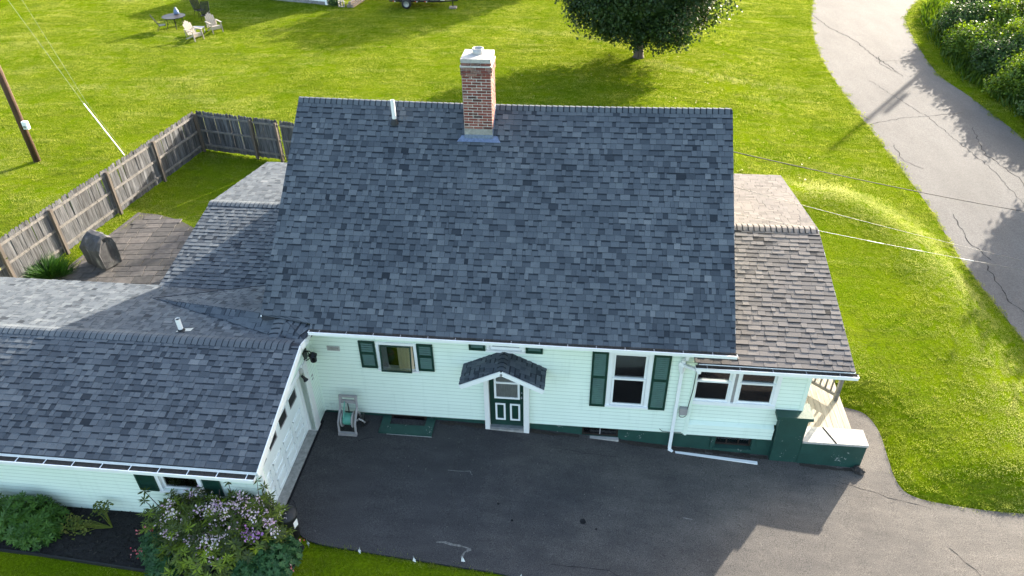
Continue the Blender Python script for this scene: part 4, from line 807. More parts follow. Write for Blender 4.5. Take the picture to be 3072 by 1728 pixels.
# ------------------------------------------------------------------ fence
def tz(x,y): return float(terrain(np.array([x]),np.array([y]))[0])
fence=thing('picket_fence','weathered grey wooden privacy fence with dog eared boards behind the patio','fence',(-9.85,14.64,0)); FO=org(fence)
pm=MB(); wv=.0708
pm.prism([(-wv,.05),(wv,.05),(wv,1.74),(wv*.45,1.80),(-wv*.45,1.80),(-wv,1.74)],(0,-.009,0),(1,0,0),(0,0,1),(0,.018,0))
pme=bpy.data.meshes.new('picket'); pme.from_pydata(pm.v,[],pm.f); pme.materials.append(M['fence'])
pot=bpy.data.meshes.new('post'); q=MB().box(-.05,.05,-.05,.05,-.2,1.72); pot.from_pydata(q.v,[],q.f); pot.materials.append(M['postwood'])
def fence_run(A,B,inn,step=.143,posts=()):
    A,B=V((*A,0)),V((*B,0)); d=(B-A).normalized(); L=(B-A).length; ang=math.atan2(d.y,d.x); n=int(L/step); inn=V((*inn,0))
    for i in range(n):
        p=A+d*(i+.5)*step; o=link('picket',pme,fence,p-FO+V((0,0,random.uniform(-.02,.015)))); o.rotation_euler=(random.uniform(-.012,.012),random.uniform(-.012,.012),ang); o.scale=(random.uniform(.96,1.02),1,1)
    for z in (.28,.94,1.60):
        k=max(1,int(L/2.6))
        for s in range(k):
            a=A+d*(L*s/k+.01)+inn*.03+V((0,0,z)); b_=A+d*(L*(s+1)/k-.01)+inn*.03+V((0,0,z)); MB().beam(a,b_,.035,.085).build('rail',M['railwood'],fence)
    for t in posts:
        p=A+d*t+inn*.10; o=link('post',pot,fence,p-FO); o.rotation_euler=(0,0,ang)
fence_run((-11.75,2.2),(-9.98,14.72),(.99,-.14),posts=(.4,2.2,4.35,7.1,9.75,12.5))
fence_run((-9.92,14.74),(-6.1,13.98),(-.19,-.98),posts=(2.62,3.8))
fence_run((-6.05,13.96),(-3.2,13.4),(-.19,-.98),posts=(1.4,2.8))
# ------------------------------------------------------------------ patio
PAT=[(-11.0,2.0),(-10.35,6.9),(-10.05,9.35),(-9.3,9.28),(-8.3,8.95),(-7.4,8.4),(-6.2,7.2),(-5.0,5.6),(-4.9,2.0)]
patio=sheet('patio',PAT,lambda x:.018,M['sand'],kind='structure',label='grey brown stone paver patio inside the fence')
pv={}
ang=R(8); ca,sa=math.cos(ang),math.sin(ang); vrow=-2.; 
while vrow<9:
    h=random.choice((.30,.42)); u=-6+random.uniform(0,.3)
    while u<7:
        w=random.choice((.42,.52,.62)); cx,cy=-9+ca*(u+w/2)-sa*(vrow+h/2),4.2+sa*(u+w/2)+ca*(vrow+h/2)
        if inpoly(np.array([cx]),np.array([cy]),PAT)[0] and pdist(np.array([cx]),np.array([cy]),PAT)[0]>.16 and cx<-5.2:
            key=(w,h)
            if key not in pv:
                b=MB().box(-w/2+.009,w/2-.009,-h/2+.009,h/2-.009,-.02,.022); me=bpy.data.meshes.new('paver'); me.from_pydata(b.v,[],b.f); bm=bmesh.new(); bm.from_mesh(me); bmesh.ops.bevel(bm,geom=bm.edges[:],offset=.006,segments=1,affect='EDGES'); bm.to_mesh(me); bm.free(); me.materials.append(M['paver']); pv[key]=me
            o=link('paver',pv[key],patio,(cx,cy,.018+random.uniform(-.006,.006))); o.rotation_euler=(random.uniform(-.008,.008),random.uniform(-.008,.008),ang+random.uniform(-.012,.012))
        u+=w
    vrow+=h
eb=MB().beam((-10.95,2.3,.02),(-10.0,9.3,.02),.10,.07).build('patio_edging',M['paver'],patio)
# ------------------------------------------------------------------ covered grill
gr=thing('covered_grill','barbecue grill under a faded grey fabric cover on the patio','grill',(-9.42,6.0,.04))
b=MB(); a0=R(-24); pr_=[(-.30,.04),(-.315,.45),(-.33,.72),(-.30,.80),(-.16,1.02),(.0,1.13),(.16,1.14),(.27,1.05),(.32,.82),(.32,.45),(.30,.04)]; secs=[(-.47,.86,.82),(-.505,.97,.93),(-.44,1,.99),(-.22,1.,.985),(0,1.,1.),(.22,1.,.98),(.44,1,.99),(.505,.97,.93),(.47,.86,.82)]; vs=[]
for k,(sx_,sy_,sz_) in enumerate(secs):
    for q_,(py_,pz_) in enumerate(pr_):
        wob=.018*math.sin(k*2.1+q_*1.3)+.012*math.sin(k*4.3+q_*.7); f_=1-.22*max(0,(pz_-.75)/.4) ; x_=sx_*f_+(.012*math.sin(q_*2.2) if abs(sx_)>.4 else 0); y_=py_*sy_+wob*(1 if py_<0 else -1); z_=pz_*(sz_ if pz_>.1 else 1)-.02*math.sin(k*1.7)**2*(pz_>1)
        vs.append((-9.42+x_*math.cos(a0)-y_*math.sin(a0),6.0+x_*math.sin(a0)+y_*math.cos(a0),.04+z_))
K=len(pr_); b.add(vs,[(i_*K+k,i_*K+k+1,(i_+1)*K+k+1,(i_+1)*K+k) for i_ in range(len(secs)-1) for k in range(K-1)]+[tuple(range(K)),tuple((len(secs)-1)*K+k for k in range(K))]); b.build('fabric_cover',M['cover'],gr,False)
for sx,sy in ((-.36,-.2),(.36,-.2),(-.36,.2),(.36,.2)):
    x,y=-9.42+sx*math.cos(a0)-sy*math.sin(a0),6.0+sx*math.sin(a0)+sy*math.cos(a0); MB().tube([(x,y,.04),(x,y,.3)],.025,8).build('leg',M['black'],gr)
# ------------------------------------------------------------------ utility pole, guy wire, cables
pole=thing('utility_pole','dark brown wooden utility pole with small white meter box standing in the lawn','pole',(-16.63,13.17,0))
MB().tube([(-16.63,13.17,-.3),(-16.63,13.17,3),(-16.63,13.17,9.5)],[.145,.135,.11],18).build('shaft',M['pole'],pole,True)
MB().box(-16.50,-16.28,13.02,13.16,1.5,1.82).build('meter_box',M['white'],pole); MB().tube([(-16.42,13.0,1.6),(-16.42,13.05,1.6)],.06,10).build('meter',M['galv'],pole)
guy=thing('guy_wire','thin steel guy wire with white guard tube running down behind the fence','guy wire',(-13.2,14.0,0))
g0,g1=V((-13.25,14.05,.0)),V((-16.63,13.17,9.3)); 
gt=g0+(V((-14.25,14.05,2.25))-g0); MB().tube([g0+V((0,0,-.05)),gt],.024,10).build('guard_tube',M['pvc'],guy)
MB().tube([g0,gt,V((-20.0,16.5,11.5))],.0032,5).build('wire',M['galv'],guy); MB().tube([g0+V((.0,.12,0)),gt+V((.05,.12,0)),V((-19.6,17.4,11.8))],.0022,5).build('wire',M['galv'],guy)
def rayp(px,py,**k):
    d=fwd+CR*(px*1.19255-1536)/FPX-CU*(py*1.19255-864)/FPX
    ax,v=list(k.items())[0]; i='xyz'.index(ax); t=(v-CAM[i])/d[i]; return V(CAM+t*d)
for n,(p0,p1,r,mt,lab) in enumerate((((1846,381),(2576,521),.012,'cable','thick twisted service cable from the gable crossing above the lawn'),((1846,469),(2576,648),.006,'cablewhite','middle thin pale overhead cable crossing the sunroom roof'),((1846,535),(2576,671),.006,'cablewhite','lowest thin pale overhead cable crossing the sunroom roof'))):
    a=rayp(*p0,y=3.9-.45*n); e=rayp(*p1,x=22.-.5*n); a=a+(a-e)*.03; e2=e+(e-a)*.6; P=[]
    for k in range(25): t=k/24; p=a.lerp(e2,t); P.append(p-V((0,0,.35*4*t*(1-t)*(.35 if n else .5))))
    c=thing('overhead_cable',lab,'cable',tuple(a)); c['group']='service cables from the gable'; MB().tube(P,r,6).build('strand',M[mt],c)
    if n==2:
        for t0,t1 in ((.25,.26),(.34,.36),(.47,.48)): MB().tube([P[int(t0*24)],P[int(t0*24)].lerp(P[min(24,int(t1*24)+1)],.8)],.008,6).build('lit_segment',M['pvc'],c)  # sunlit stretches of the cable, painted as short white tubes
# pole beyond the road whose shadow crosses it
pole2=thing('utility_pole','tall wooden utility pole beyond the right hand trees whose shadow crosses the road','pole',(36.0,45.4,-.6)); MB().tube([(36.,45.4,-1),(36.,45.4,9.6)],[.16,.13],12).build('shaft',M['pole'],pole2); MB().tube([(36.25,45.15,6.6),(36.25,45.15,7.6)],.15,12).build('transformer',M['galv'],pole2)
# ------------------------------------------------------------------ plants
def trunk(parent,base,h,r,mat='bark',lean=(0,0),limbs=6,spread=1.6,name='trunk'):
    b=MB(); x,y,z=base; b.tube([(x,y,z-.15),(x+.02,y,z+.12),(x+lean[0]*.4,y+lean[1]*.4,z+h*.45),(x+lean[0],y+lean[1],z+h)],[r*1.7,r*1.12,r*.9,r*.45],12)
    for i in range(limbs):
        a=i*2.4+random.random(); hh=h*random.uniform(.35,.8); e=spread*random.uniform(.7,1.1)
        b.tube([(x+lean[0]*.5,y+lean[1]*.5,z+hh),(x+math.cos(a)*e*.5,y+math.sin(a)*e*.5,z+hh+e*.4),(x+math.cos(a)*e,y+math.sin(a)*e,z+hh+e*.9)],[r*.45,r*.3,r*.12],7)
    return b.build(name,M[mat],parent,True)
def crown(parent,c,rad,nclump,per,size,mat,lump=.16,spread=.34,flat=1.,shell=.72,tb=0.,name='crown',floor=None,droop=.25):
    c=np.array(c); rad=np.array(rad); d=rand_dirs(nclump); rr=shell+(1-shell)*RNG.random(nclump)
    lum=1+lump*np.sin(d[:,0]*5+d[:,2]*4)*np.sin(d[:,1]*6+1.7)+lump*.6*RNG.normal(size=nclump)
    cc=c+d*rad*(rr*lum)[:,None]; ct=RNG.normal(0,.12,nclump)
    P=np.repeat(cc,per,0)+RNG.normal(0,spread,(nclump*per,3)); T=np.repeat(ct,per)+RNG.normal(.48+tb,.16,nclump*per)
    if floor is not None: k=P[:,2]>floor; P=P[k]; T=T[k]
    n=len(P); out=unit(P-c); D=unit(rand_dirs(n)*.9+out*.5-np.array([0,0,droop])); Sd=side_of(D)
    # leaves lie roughly facing outwards/up
    f=unit(out+rand_dirs(n)*.8+np.array([0,0,.5])); Sd=unit(np.cross(D,f)); L=size*RNG.uniform(.7,1.3,n)
    return cards(name,M[mat],P,D,Sd,L,L*.72,np.clip(T,0,1),parent,fold=.12)
mt=thing('maple_tree','round dark green shade tree with low full crown on the far lawn','tree',(8.9,28.1,0))
trunk(mt,(8.9,28.1,tz(8.9,28.1)),2.6,.24,limbs=9,spread=2.4)
cc_=MB()
crown(mt,(8.85,28.2,4.35),(4.05,4.0,3.4),620,120,.15,'tree',.15,.27,shell=.84,floor=1.12,droop=.1)
MB().lathe((8.85,28.2,1.6),[(0,.2),(2.2,.5),(3.1,1.6),(3.2,3.2),(2.6,4.9),(1.2,5.7),(0,5.8)],18).build('inner_foliage',M['tree'],mt)
# bare soil ring
def bushy(name,label,x,y,rad,h,n,per,size,mat,tb=0,cat='bush',group=None,lump=.2,sp=.26,cz=None):
    z=tz(x,y); t=thing(name,label,cat,(x,y,z),group); trunk(t,(x,y,z),h*.6,.05,limbs=5,spread=rad*.5,name='stem')
    crown(t,(x,y,z+(cz if cz is not None else h*.5)),(rad,rad,h*.52),n,per,size,mat,lump,sp,shell=.6,tb=tb,floor=z+.05); return t
G='shrubs along the far side of the road'
for x,y,rr,h,mt_,tb,lab in [(p[0]+.5,p[1],p[2],p[3]*.85,*p[4:]) for p in ((27.9,25.0,1.7,2.6,'bush',.18,'bright leaved round shrub at the right frame edge above the road'),(28.0,22.3,1.6,1.7,'bush2',-.02,'low dark rounded shrub at the road edge below the bright leaved one'),(27.6,28.3,1.35,2.0,'bush2',.0,'dark green shrub in the middle of the roadside row'),(27.5,31.2,1.4,2.1,'bush',.05,'mid green loose shrub left of the middle of the roadside row'),(29.6,29.4,1.7,2.9,'bush',.25,'light green shrub behind the middle of the roadside row'),(28.4,34.6,1.6,2.2,'bush2',.05,'dark shrub beside the narrow bend of the road'),(30.4,33.0,1.9,3.0,'bush',.15,'yellow green shrub near the top right corner'),(31.0,26.3,2.0,2.9,'bush',.22,'sunlit shrub at the right frame edge behind the bright leaved one'),(30.2,37.6,1.8,2.6,'bush2',.1,'farthest shrub at the top edge beside the road'),(33.0,30.4,2.2,3.0,'bush2',.1,'large dark shrub in the top right corner'),(33.2,35.2,2.2,3.0,'bush',.1,'green shrub behind the top right corner'))]:
    bushy('roadside_shrub',lab,x,y,rr,h,int(115*rr),95,.135,mt_,tb+.06,group=G,sp=.2,cz=h*.42)
G2='shade trees beyond the road outside the picture'
for x,y,r,h,lab in ((32.6,21.3,2.0,3.9,'leafy tree right of the road beside the bright leaved shrub'),(28.9,19.0,2.1,5.2,'leafy tree right of the road, middle one of three'),(27.7,14.2,1.9,4.7,'leafy tree right of the road, nearest the house'),(37.5,40,3.2,4.6,'leafy tree behind the roadside shrubs')):
    z=tz(x,y); t=thing('roadside_tree',lab,'tree',(x,y,z),G2); trunk(t,(x,y,z),h*.6,.16,limbs=7,spread=r*.5); crown(t,(x,y,z+h*.64),(r,r,h*.36),170,70,.24,'bush2',.25,.32,shell=.45)
z=0; t=thing('shade_tree','leafy tree standing behind the trailer beyond the top edge','tree',(3.2,50.,0)); trunk(t,(3.2,50,0),4.5,.2,limbs=7,spread=2); crown(t,(3.2,50,4.6),(4.6,3.6,2.9),260,70,.3,'bush2',.2,.4,shell=.4)
# weeds between road and shrubs
n=9000; x=RNG.uniform(25.2,29.5,n); y=RNG.uniform(19,42,n); ed=np.interp(y,[p[1] for p in ROAD_R],[p[0] for p in ROAD_R]); k=(x>ed+.7+.6*RNG.random(n)); x,y=x[k],y[k]; n=len(x)
D=unit(np.stack([RNG.normal(0,.4,n),RNG.normal(0,.4,n),np.ones(n)],1)); 
o=cards('roadside_weeds',M['weed'],np.stack([x,y,terrain(x,y)],1),D,side_of(D),RNG.uniform(.25,.75,n),RNG.uniform(.05,.12,n),np.clip(RNG.normal(.5,.2,n),0,1),kind='stuff'); o['label']='tall green weeds along the far road edge'
# ---- front bed
BED=[(-14,-3.38),(.15,-3.38),(.30,-3.5),(.80,-3.9),(.70,-4.9),(-2.15,-4.8),(-3.78,-4.7),(-4.71,-4.64),(-5.63,-4.61),(-14,-4.5)]
bed=sheet('mulch_bed',BED,lambda x:.025,M['mulch'],kind='structure',label='dark mulch planting bed along the garage wall')
ex=[(-14,-4.5),(-5.63,-4.61),(-4.71,-4.64),(-3.78,-4.7),(-2.15,-4.8),(-1.0,-4.86),(.3,-4.92)]
eb=MB(); 
for a,c in zip(ex,ex[1:]): eb.beam((*a,.035),(*c,.035),.035,.07)
tag(eb.build('bed_edging',M['black']),'black plastic edging strip between mulch bed and lawn','edging')
n=5200; x=RNG.uniform(-9.5,.6,n); y=RNG.uniform(-4.85,-3.42,n); k=inpoly(x,y,BED)&(pdist(x,y,BED)>.05); x,y=x[k],y[k]; n=len(x); D=unit(np.stack([RNG.normal(size=n),RNG.normal(size=n),RNG.normal(0,.25,n)],1)); Sd=unit(np.cross(D,np.array([[0,0,1.]])+RNG.normal(0,.3,(n,3))))
o=cards('mulch_chips',M['chip'],np.stack([x,y,np.full(n,.035)+RNG.random(n)*.02],1),D,Sd,RNG.uniform(.04,.11,n),RNG.uniform(.012,.03,n),np.clip(RNG.beta(1.2,4,n)*1.3,0,1),kind='stuff'); o['label']='shredded dark mulch chips covering the bed'
def rosettes(parent,mat,C,nl,L,Wr,tilt,tonec,name='foliage',updir=None,extra=None):
    """whorls of long leaves"""
    P=[];D=[];Sd=[];Ls=[];Ws=[];T=[]
    for i,c in enumerate(C):
        ax=np.array([0,0,1.])*1.0+RNG.normal(0,.25,3)+(updir[i]*.55 if updir is not None else 0); ax/=np.linalg.norm(ax); r=np.cross(ax,[1,.3,.2]); r/=np.linalg.norm(r); s=np.cross(ax,r)
        m=nl+int(RNG.integers(-2,3)); ph=RNG.random()*6
        for k in range(m):
            a=ph+2*math.pi*k/m+RNG.normal(0,.15); rad=math.cos(a)*r+math.sin(a)*s; tl=tilt+RNG.normal(0,.22); d=rad*math.cos(tl)+ax*math.sin(tl); d/=np.linalg.norm(d); sd=np.cross(d,ax); sd/=np.linalg.norm(sd)
            P.append(c); D.append(d); Sd.append(sd); l=L*RNG.uniform(.75,1.2); Ls.append(l); Ws.append(l*Wr); T.append(tonec[i]+RNG.normal(0,.08))
    return cards(name,M[mat],np.array(P),np.array(D),np.array(Sd),np.array(Ls),np.array(Ws),np.clip(np.array(T),0,1),parent,fold=-.18)
def dome_points(c,rad,n,lo=-.1,shell=.78):
    d=rand_dirs(n*3); d=d[d[:,2]>lo][:n]; r=shell+(1-shell)*RNG.random(len(d)); lum=1+.10*np.sin(d[:,0]*6)*np.sin(d[:,1]*7+1)
    return np.array(c)+d*np.array(rad)*(r*lum)[:,None], d
rh=thing('rhododendron','big rhododendron with lavender flower clusters at the garage corner','shrub',(-1.0,-4.0,.03))
C=[];U=[];T=[]
for c,rad,n,tb in (((-1.15,-3.95,.25),(1.25,.78,1.0),250,.42),((-.35,-3.95,.3),(.95,.72,1.0),190,.38),((-1.9,-3.9,.25),(.75,.6,.85),100,.5),((-1.0,-4.55,.15),(1.0,.5,.62),120,.72),((.05,-3.75,.3),(.5,.4,.95),60,.45)):
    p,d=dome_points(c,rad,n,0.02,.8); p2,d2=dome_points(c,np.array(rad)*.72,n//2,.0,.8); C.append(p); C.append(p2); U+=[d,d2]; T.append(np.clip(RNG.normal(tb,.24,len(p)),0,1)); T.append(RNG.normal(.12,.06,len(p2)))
C=np.concatenate(C); U=np.concatenate(U); T=np.concatenate(T); k=(C[:,1]<-3.44)&(C[:,2]>.1); C,U,T=C[k],U[k],T[k]
# upright twigs at the edge
tw=np.array([(-.02,-3.55,1.62),(.12,-3.6,1.5),(.25,-3.7,1.35),(-2.55,-3.75,.95),(-2.6,-3.6,1.05),(-.7,-3.5,1.45)]); C=np.concatenate([C,tw]); U=np.concatenate([U,np.tile([0,0,1.],(len(tw),1))]); T=np.concatenate([T,np.full(len(tw),.3)])
rosettes(rh,'rhodo',C,9,.155,.26,.12,T,updir=U)
b=MB()
for i in range(26):
    a=RNG.random()*6.28; e=(-1.0+1.2*math.cos(a)*RNG.uniform(.4,1),-4.0+.55*math.sin(a),RNG.uniform(.6,1.15)); b.tube([(-1.0+.25*math.cos(a),-4.0+.2*math.sin(a),.0),((e[0]-1)/2,(e[1]-4)/2,e[2]*.5),e],[.03,.02,.01],6)
for p in tw: b.tube([(p[0]*.8-.1,p[1]-.15,.5),tuple(p)],[.012,.006],5)
b.build('branches',M['bark'],rh)
fc=[(-2.1+2.6*random.random(),0,0) for _ in range(0)]+[(-.05,-3.75,1.18),(.05,-3.85,1.05),(.12,-3.9,.98),(-.45,-3.95,1.22),(-.7,-3.95,1.22),(-.85,-4.0,1.18),(-1.15,-4.1,1.1),(-1.0,-4.05,1.15),(-1.45,-4.2,.95),(-.05,-4.35,.85),(.08,-4.35,.85),(.18,-4.3,.83),(-.1,-4.3,.9),(-.35,-4.3,.98),(.36,-4.05,.9),(.42,-4.2,.75),(.3,-4.12,.95),(-1.75,-4.1,.95),(-1.6,-4.35,.72),(-1.25,-4.45,.72),(-.95,-4.55,.62),(-.75,-4.7,.52),(-1.05,-4.7,.45),(-.55,-4.4,.8),(-.2,-4.05,1.15),(.0,-4.1,1.08),(-1.95,-4.2,.8),(-.6,-4.15,1.05),(-.35,-3.75,1.28)]
kk=np.where((T>.3)&(C[:,2]>.55)&(C[:,0]>-2.0)&(C[:,1]<-3.6))[0]; fc=fc+[tuple(C[i]) for i in RNG.choice(kk,34,replace=False)]
P=[];D=[];T=[]
for i,c in enumerate(fc):
    tb=.12 if 9<=i<=12 else random.uniform(.5,.95)
    for q in range(22): d=unit(RNG.normal(size=(1,3))+np.array([[0,-.25,.6]]))[0]; P.append(np.array(c)+np.array([0,0,.06])+RNG.normal(0,.06,3)); D.append(d); T.append(tb+random.gauss(0,.15))
P,D=np.array(P),np.array(D); n=len(P); cards('blossoms',M['flower'],P,D,side_of(D),RNG.uniform(.04,.07,n),RNG.uniform(.035,.055,n),np.clip(T,0,1),rh,fold=.1)
def mound(name,label,parts,mat,L,Wr,nl,tb,cat='plant',tilt=.15,flowers=None,group=None):
    c0=parts[0][0]; t=thing(name,label,cat,(c0[0],c0[1],.03),group); C=[];U=[];T=[]
    for c,rad,n in parts:
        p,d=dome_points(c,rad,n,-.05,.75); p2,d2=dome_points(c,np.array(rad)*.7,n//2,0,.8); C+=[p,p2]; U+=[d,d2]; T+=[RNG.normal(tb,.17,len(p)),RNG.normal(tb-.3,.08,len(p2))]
    C=np.concatenate(C); k=C[:,2]>.05; C=C[k]; U=np.concatenate(U)[k]; T=np.concatenate(T)[k]
    rosettes(t,mat,C,nl,L,Wr,tilt,T,updir=U); b=MB()
    for i in range(18): p=C[RNG.integers(len(C))]; b.tube([(c0[0]+RNG.normal(0,.08),c0[1]+RNG.normal(0,.06),.02),tuple(p)],[.008,.004],5)
    b.build('stems',M[mat],t)
    if flowers:
        F=np.array(flowers); P=np.repeat(F,5,0)+RNG.normal(0,.035,(len(F)*5,3)); D=rand_dirs(len(P)); cards('flowers',M['pink'],P,D,side_of(D),np.full(len(P),.045),np.full(len(P),.035),np.clip(RNG.normal(.45,.3,len(P)),0,1),t,kind='stuff')
    return t
mound('bleeding_heart','blue green leafy perennial at the right foot of the flowering shrub',[((.38,-4.42,.12),(.50,.42,.52),230),((-.05,-4.62,.08),(.5,.35,.42),150),((.62,-4.15,.1),(.22,.25,.42),60)],'heart',.085,.55,7,.5,flowers=[(.85,-4.0,.4),(.8,-4.6,.2),(.78,-4.55,.3)])
mound('bleeding_heart','blue green perennial with pink drooping flowers left of the flowering shrub',[((-2.15,-4.35,.1),(.42,.36,.5),150),((-1.85,-4.72,.06),(.4,.22,.34),90)],'heart',.085,.5,7,.5,flowers=[(-2.6,-4.2,.5),(-2.45,-4.1,.55),(-2.45,-4.5,.35),(-2.5,-4.6,.3),(-2.4,-4.55,.25),(-2.3,-4.15,.6),(-2.6,-4.5,.25)])
mound('peony','broad dark green peony clump at the left end of the bed',[((-5.3,-3.98,.1),(.72,.52,.72),230),((-6.2,-4.0,.1),(.7,.5,.70),170),((-4.95,-4.2,.06),(.42,.35,.5),90)],'peony',.13,.36,8,.5)
wl=thing('wilted_perennial','yellowing flopped plant with thin stems in the mulch','plant',(-3.55,-3.85,.03)); P=[];D=[];T=[]; b=MB()
for i in range(22):
    lft=i<15; e=np.array([-3.62-RNG.uniform(.35,.95),-3.95+RNG.normal(0,.14),RNG.uniform(.05,.16)]) if lft else np.array([-3.62+RNG.normal(-.05,.08),-3.72+RNG.normal(0,.08),RNG.uniform(.35,.52)])
    s=np.array([-3.52,-3.85,.03]); b.tube([tuple(s),tuple((s+e)/2+np.array([0,0,.08])),tuple(e)],[.009,.007,.004],5)
    for q in range(16): P.append(e+RNG.normal(0,.06,3)*np.array([1.3,1,.5])+np.array([0,0,.03])); d=RNG.normal(size=3); d[2]*=.4; D.append(d); T.append((.6 if lft and i%3 else .25)+random.gauss(0,.15))
b.build('stems',M['wilt'],wl); P,D=np.array(P),unit(np.array(D)); n=len(P); cards('leaves',M['wilt'],P,D,unit(np.cross(D,[[0,0.2,1.]])),RNG.uniform(.05,.09,n),RNG.uniform(.035,.06,n),np.clip(T,0,1),wl)
og=thing('ornamental_grass','low fountain of dark green grass between fence and garage roof','plant',(-11.0,5.15,.02)); n=1500; a=RNG.random(n)*6.28; r=RNG.random(n)*.3; P=np.stack([-10.95+r*2.2*np.cos(a),5.2+r*np.sin(a),np.full(n,.03)],1); D=unit(np.stack([np.cos(a)*.75+RNG.normal(0,.2,n),np.sin(a)*.75+RNG.normal(0,.2,n),RNG.uniform(.35,1.1,n)],1)); cards('blades',M['clump'],P,D,side_of(D),RNG.uniform(.35,.75,n),np.full(n,.02),np.clip(RNG.normal(.45,.2,n),0,1),og)
t=bushy('sapling','pale yellow green sapling at the left frame edge by the fence',-12.15,4.4,.55,1.7,34,30,.13,'wilt',-.1,cat='sapling',lump=.2,sp=.16,cz=1.1)
# ------------------------------------------------------------------ small things by the house
tc=thing('trash_can','black trash can with white label half hidden by the flowering shrub','trash can',(.44,-3.62,0))
MB().lathe((.44,-3.62,-.02),[(0,0),(.16,0),(.20,.66),(.21,.68)],20).build('bin',M['black'],tc,True); MB().lathe((.44,-3.62,.66),[(.22,0),(.22,.03),(.17,.07),(0,.09)],20).build('lid',M['black'],tc,True)
MB().add([(.60,-3.74,.36),(.634,-3.62,.36),(.642,-3.62,.56),(.608,-3.745,.56)],[(0,1,2,3)]).build('sticker',M['flag'],tc)
hr=thing('garden_hose_reel','grey plastic hose reel cart with mint green hose against the wall','hose reel',(.84,-.42,-.03))
b=MB()
for x in (.60,1.02): b.tube([(x,-.70,-.02),(x-.01,-.62,.30),(x+.02,-.38,.62),(x+.02,-.30,.95)],[.03,.03,.03,.026],8); b.tube([(x,-.12,-.02),(x,-.25,.3),(x+.01,-.42,.55)],[.028,.028,.025],8)
b.build('side_frame',M['grey'],hr); MB().box(.58,1.05,-.74,-.66,-.02,.06).build('foot_bar',M['grey'],hr)
q=MB(); q.box(.62,1.04,-.335,-.285,.70,.80); q.box(.62,1.04,-.335,-.285,.90,.96); q.box(.62,.67,-.33,-.29,.80,.90); q.box(.99,1.04,-.33,-.29,.80,.90); q.build('handle_panel',M['grey'],hr)
for x in (.66,.93): MB().lathe((x,-.48,.32),[(.0,0),(.20,0),(.21,.015),(.20,.03),(0,.03)],22,ax=(1,0,0)).build('reel_disc',M['grey'],hr)
MB().lathe((.69,-.48,.32),[(.09,0),(.09,.24)],16,ax=(1,0,0)).build('drum',M['black'],hr)
hp=[]
for i in range(190): a=i*.35; hp.append((.705+.21*(i/190),-.48+.135*math.cos(a),.32+.135*math.sin(a)))
MB().tube(hp,.016,6).build('hose',M['hosegreen'],hr,True); MB().tube([(.73,-.62,.34),(.74,-.60,.45),(.74,-.35,.78)],.014,6).build('hose_end',M['hosegreen'],hr); MB().tube([(.83,-.4,.45),(.80,-.32,.72)],.014,6).build('hose_end',M['black'],hr)
MB().lathe((.52,-.3,.15),[(.14,-.02),(.165,0),(.14,.02)],18,ax=(1,.2,0)).build('wheel',M['black'],hr); MB().lathe((1.12,-.3,.15),[(0,-.02),(.14,-.02),(.165,0),(.14,.02),(0,.02)],18,ax=(1,.1,0)).build('wheel',M['black'],hr)
MB().tube([(1.03,-.5,.3),(1.1,-.52,.38),(1.18,-.5,.3),(1.2,-.45,.2)],.022,7).build('crank',M['grey'],hr); MB().tube([(1.1,-.42,.0),(1.2,-.4,.05),(1.28,-.38,.2)],.02,6).build('leader_hose',M['black'],hr)
rk=MB(); bm=bmesh.new(); bmesh.ops.create_icosphere(bm,subdivisions=3,radius=.13)
for v in bm.verts:
    s=1+.25*math.sin(v.co.x*40+v.co.z*31)*math.sin(v.co.y*37)+random.uniform(-.06,.06); v.co=V((v.co.x*1.05,v.co.y*.9,v.co.z*.8))*s
me=bpy.data.meshes.new('rock'); bm.to_mesh(me); bm.free(); me.materials.append(M['rock']); o=link('rock',me,None,(13.22,-.24,-.53)); tag(o,'rough dark lump of rock at the corner of the porch wall','rock')
# utility marker flags
fpos=((.88,-3.88,'white marker flag nearest the flowering shrub'),(1.99,-3.93,'second white marker flag from the flowering shrub'),(3.2,-4.03,'white marker flag just left of the chalky scuff on the driveway'),(4.2,-3.90,'white marker flag touching the chalky scuff on the driveway'),(5.42,-4.16,'second white marker flag from the right at the lawn edge'),(6.42,-4.24,'rightmost white marker flag at the bottom frame edge'))
for i,(x,y,lab) in enumerate(fpos):
    f=thing('marker_flag',lab,'flag',(0,0,0),'white marker flags along the driveway edge'); 
    MB().tube([(0,0,-.03),(0,0,.24)],.004,5).build('stake',M['galv'],f); MB().add([(-.035,.0,.07),(.045,-.01,.06),(.02,.005,.15),(.0,0,.24),(-.02,.02,.15),(.03,.03,.08)],[(0,1,2,4),(4,2,3),(0,4,5)]).build('cloth',M['flag'],f)
    f.location=(x,y,tz(x,y)+.02); f.rotation_euler=(R(random.uniform(-8,8)),R(random.uniform(-8,8)),R(random.uniform(-40,40)))
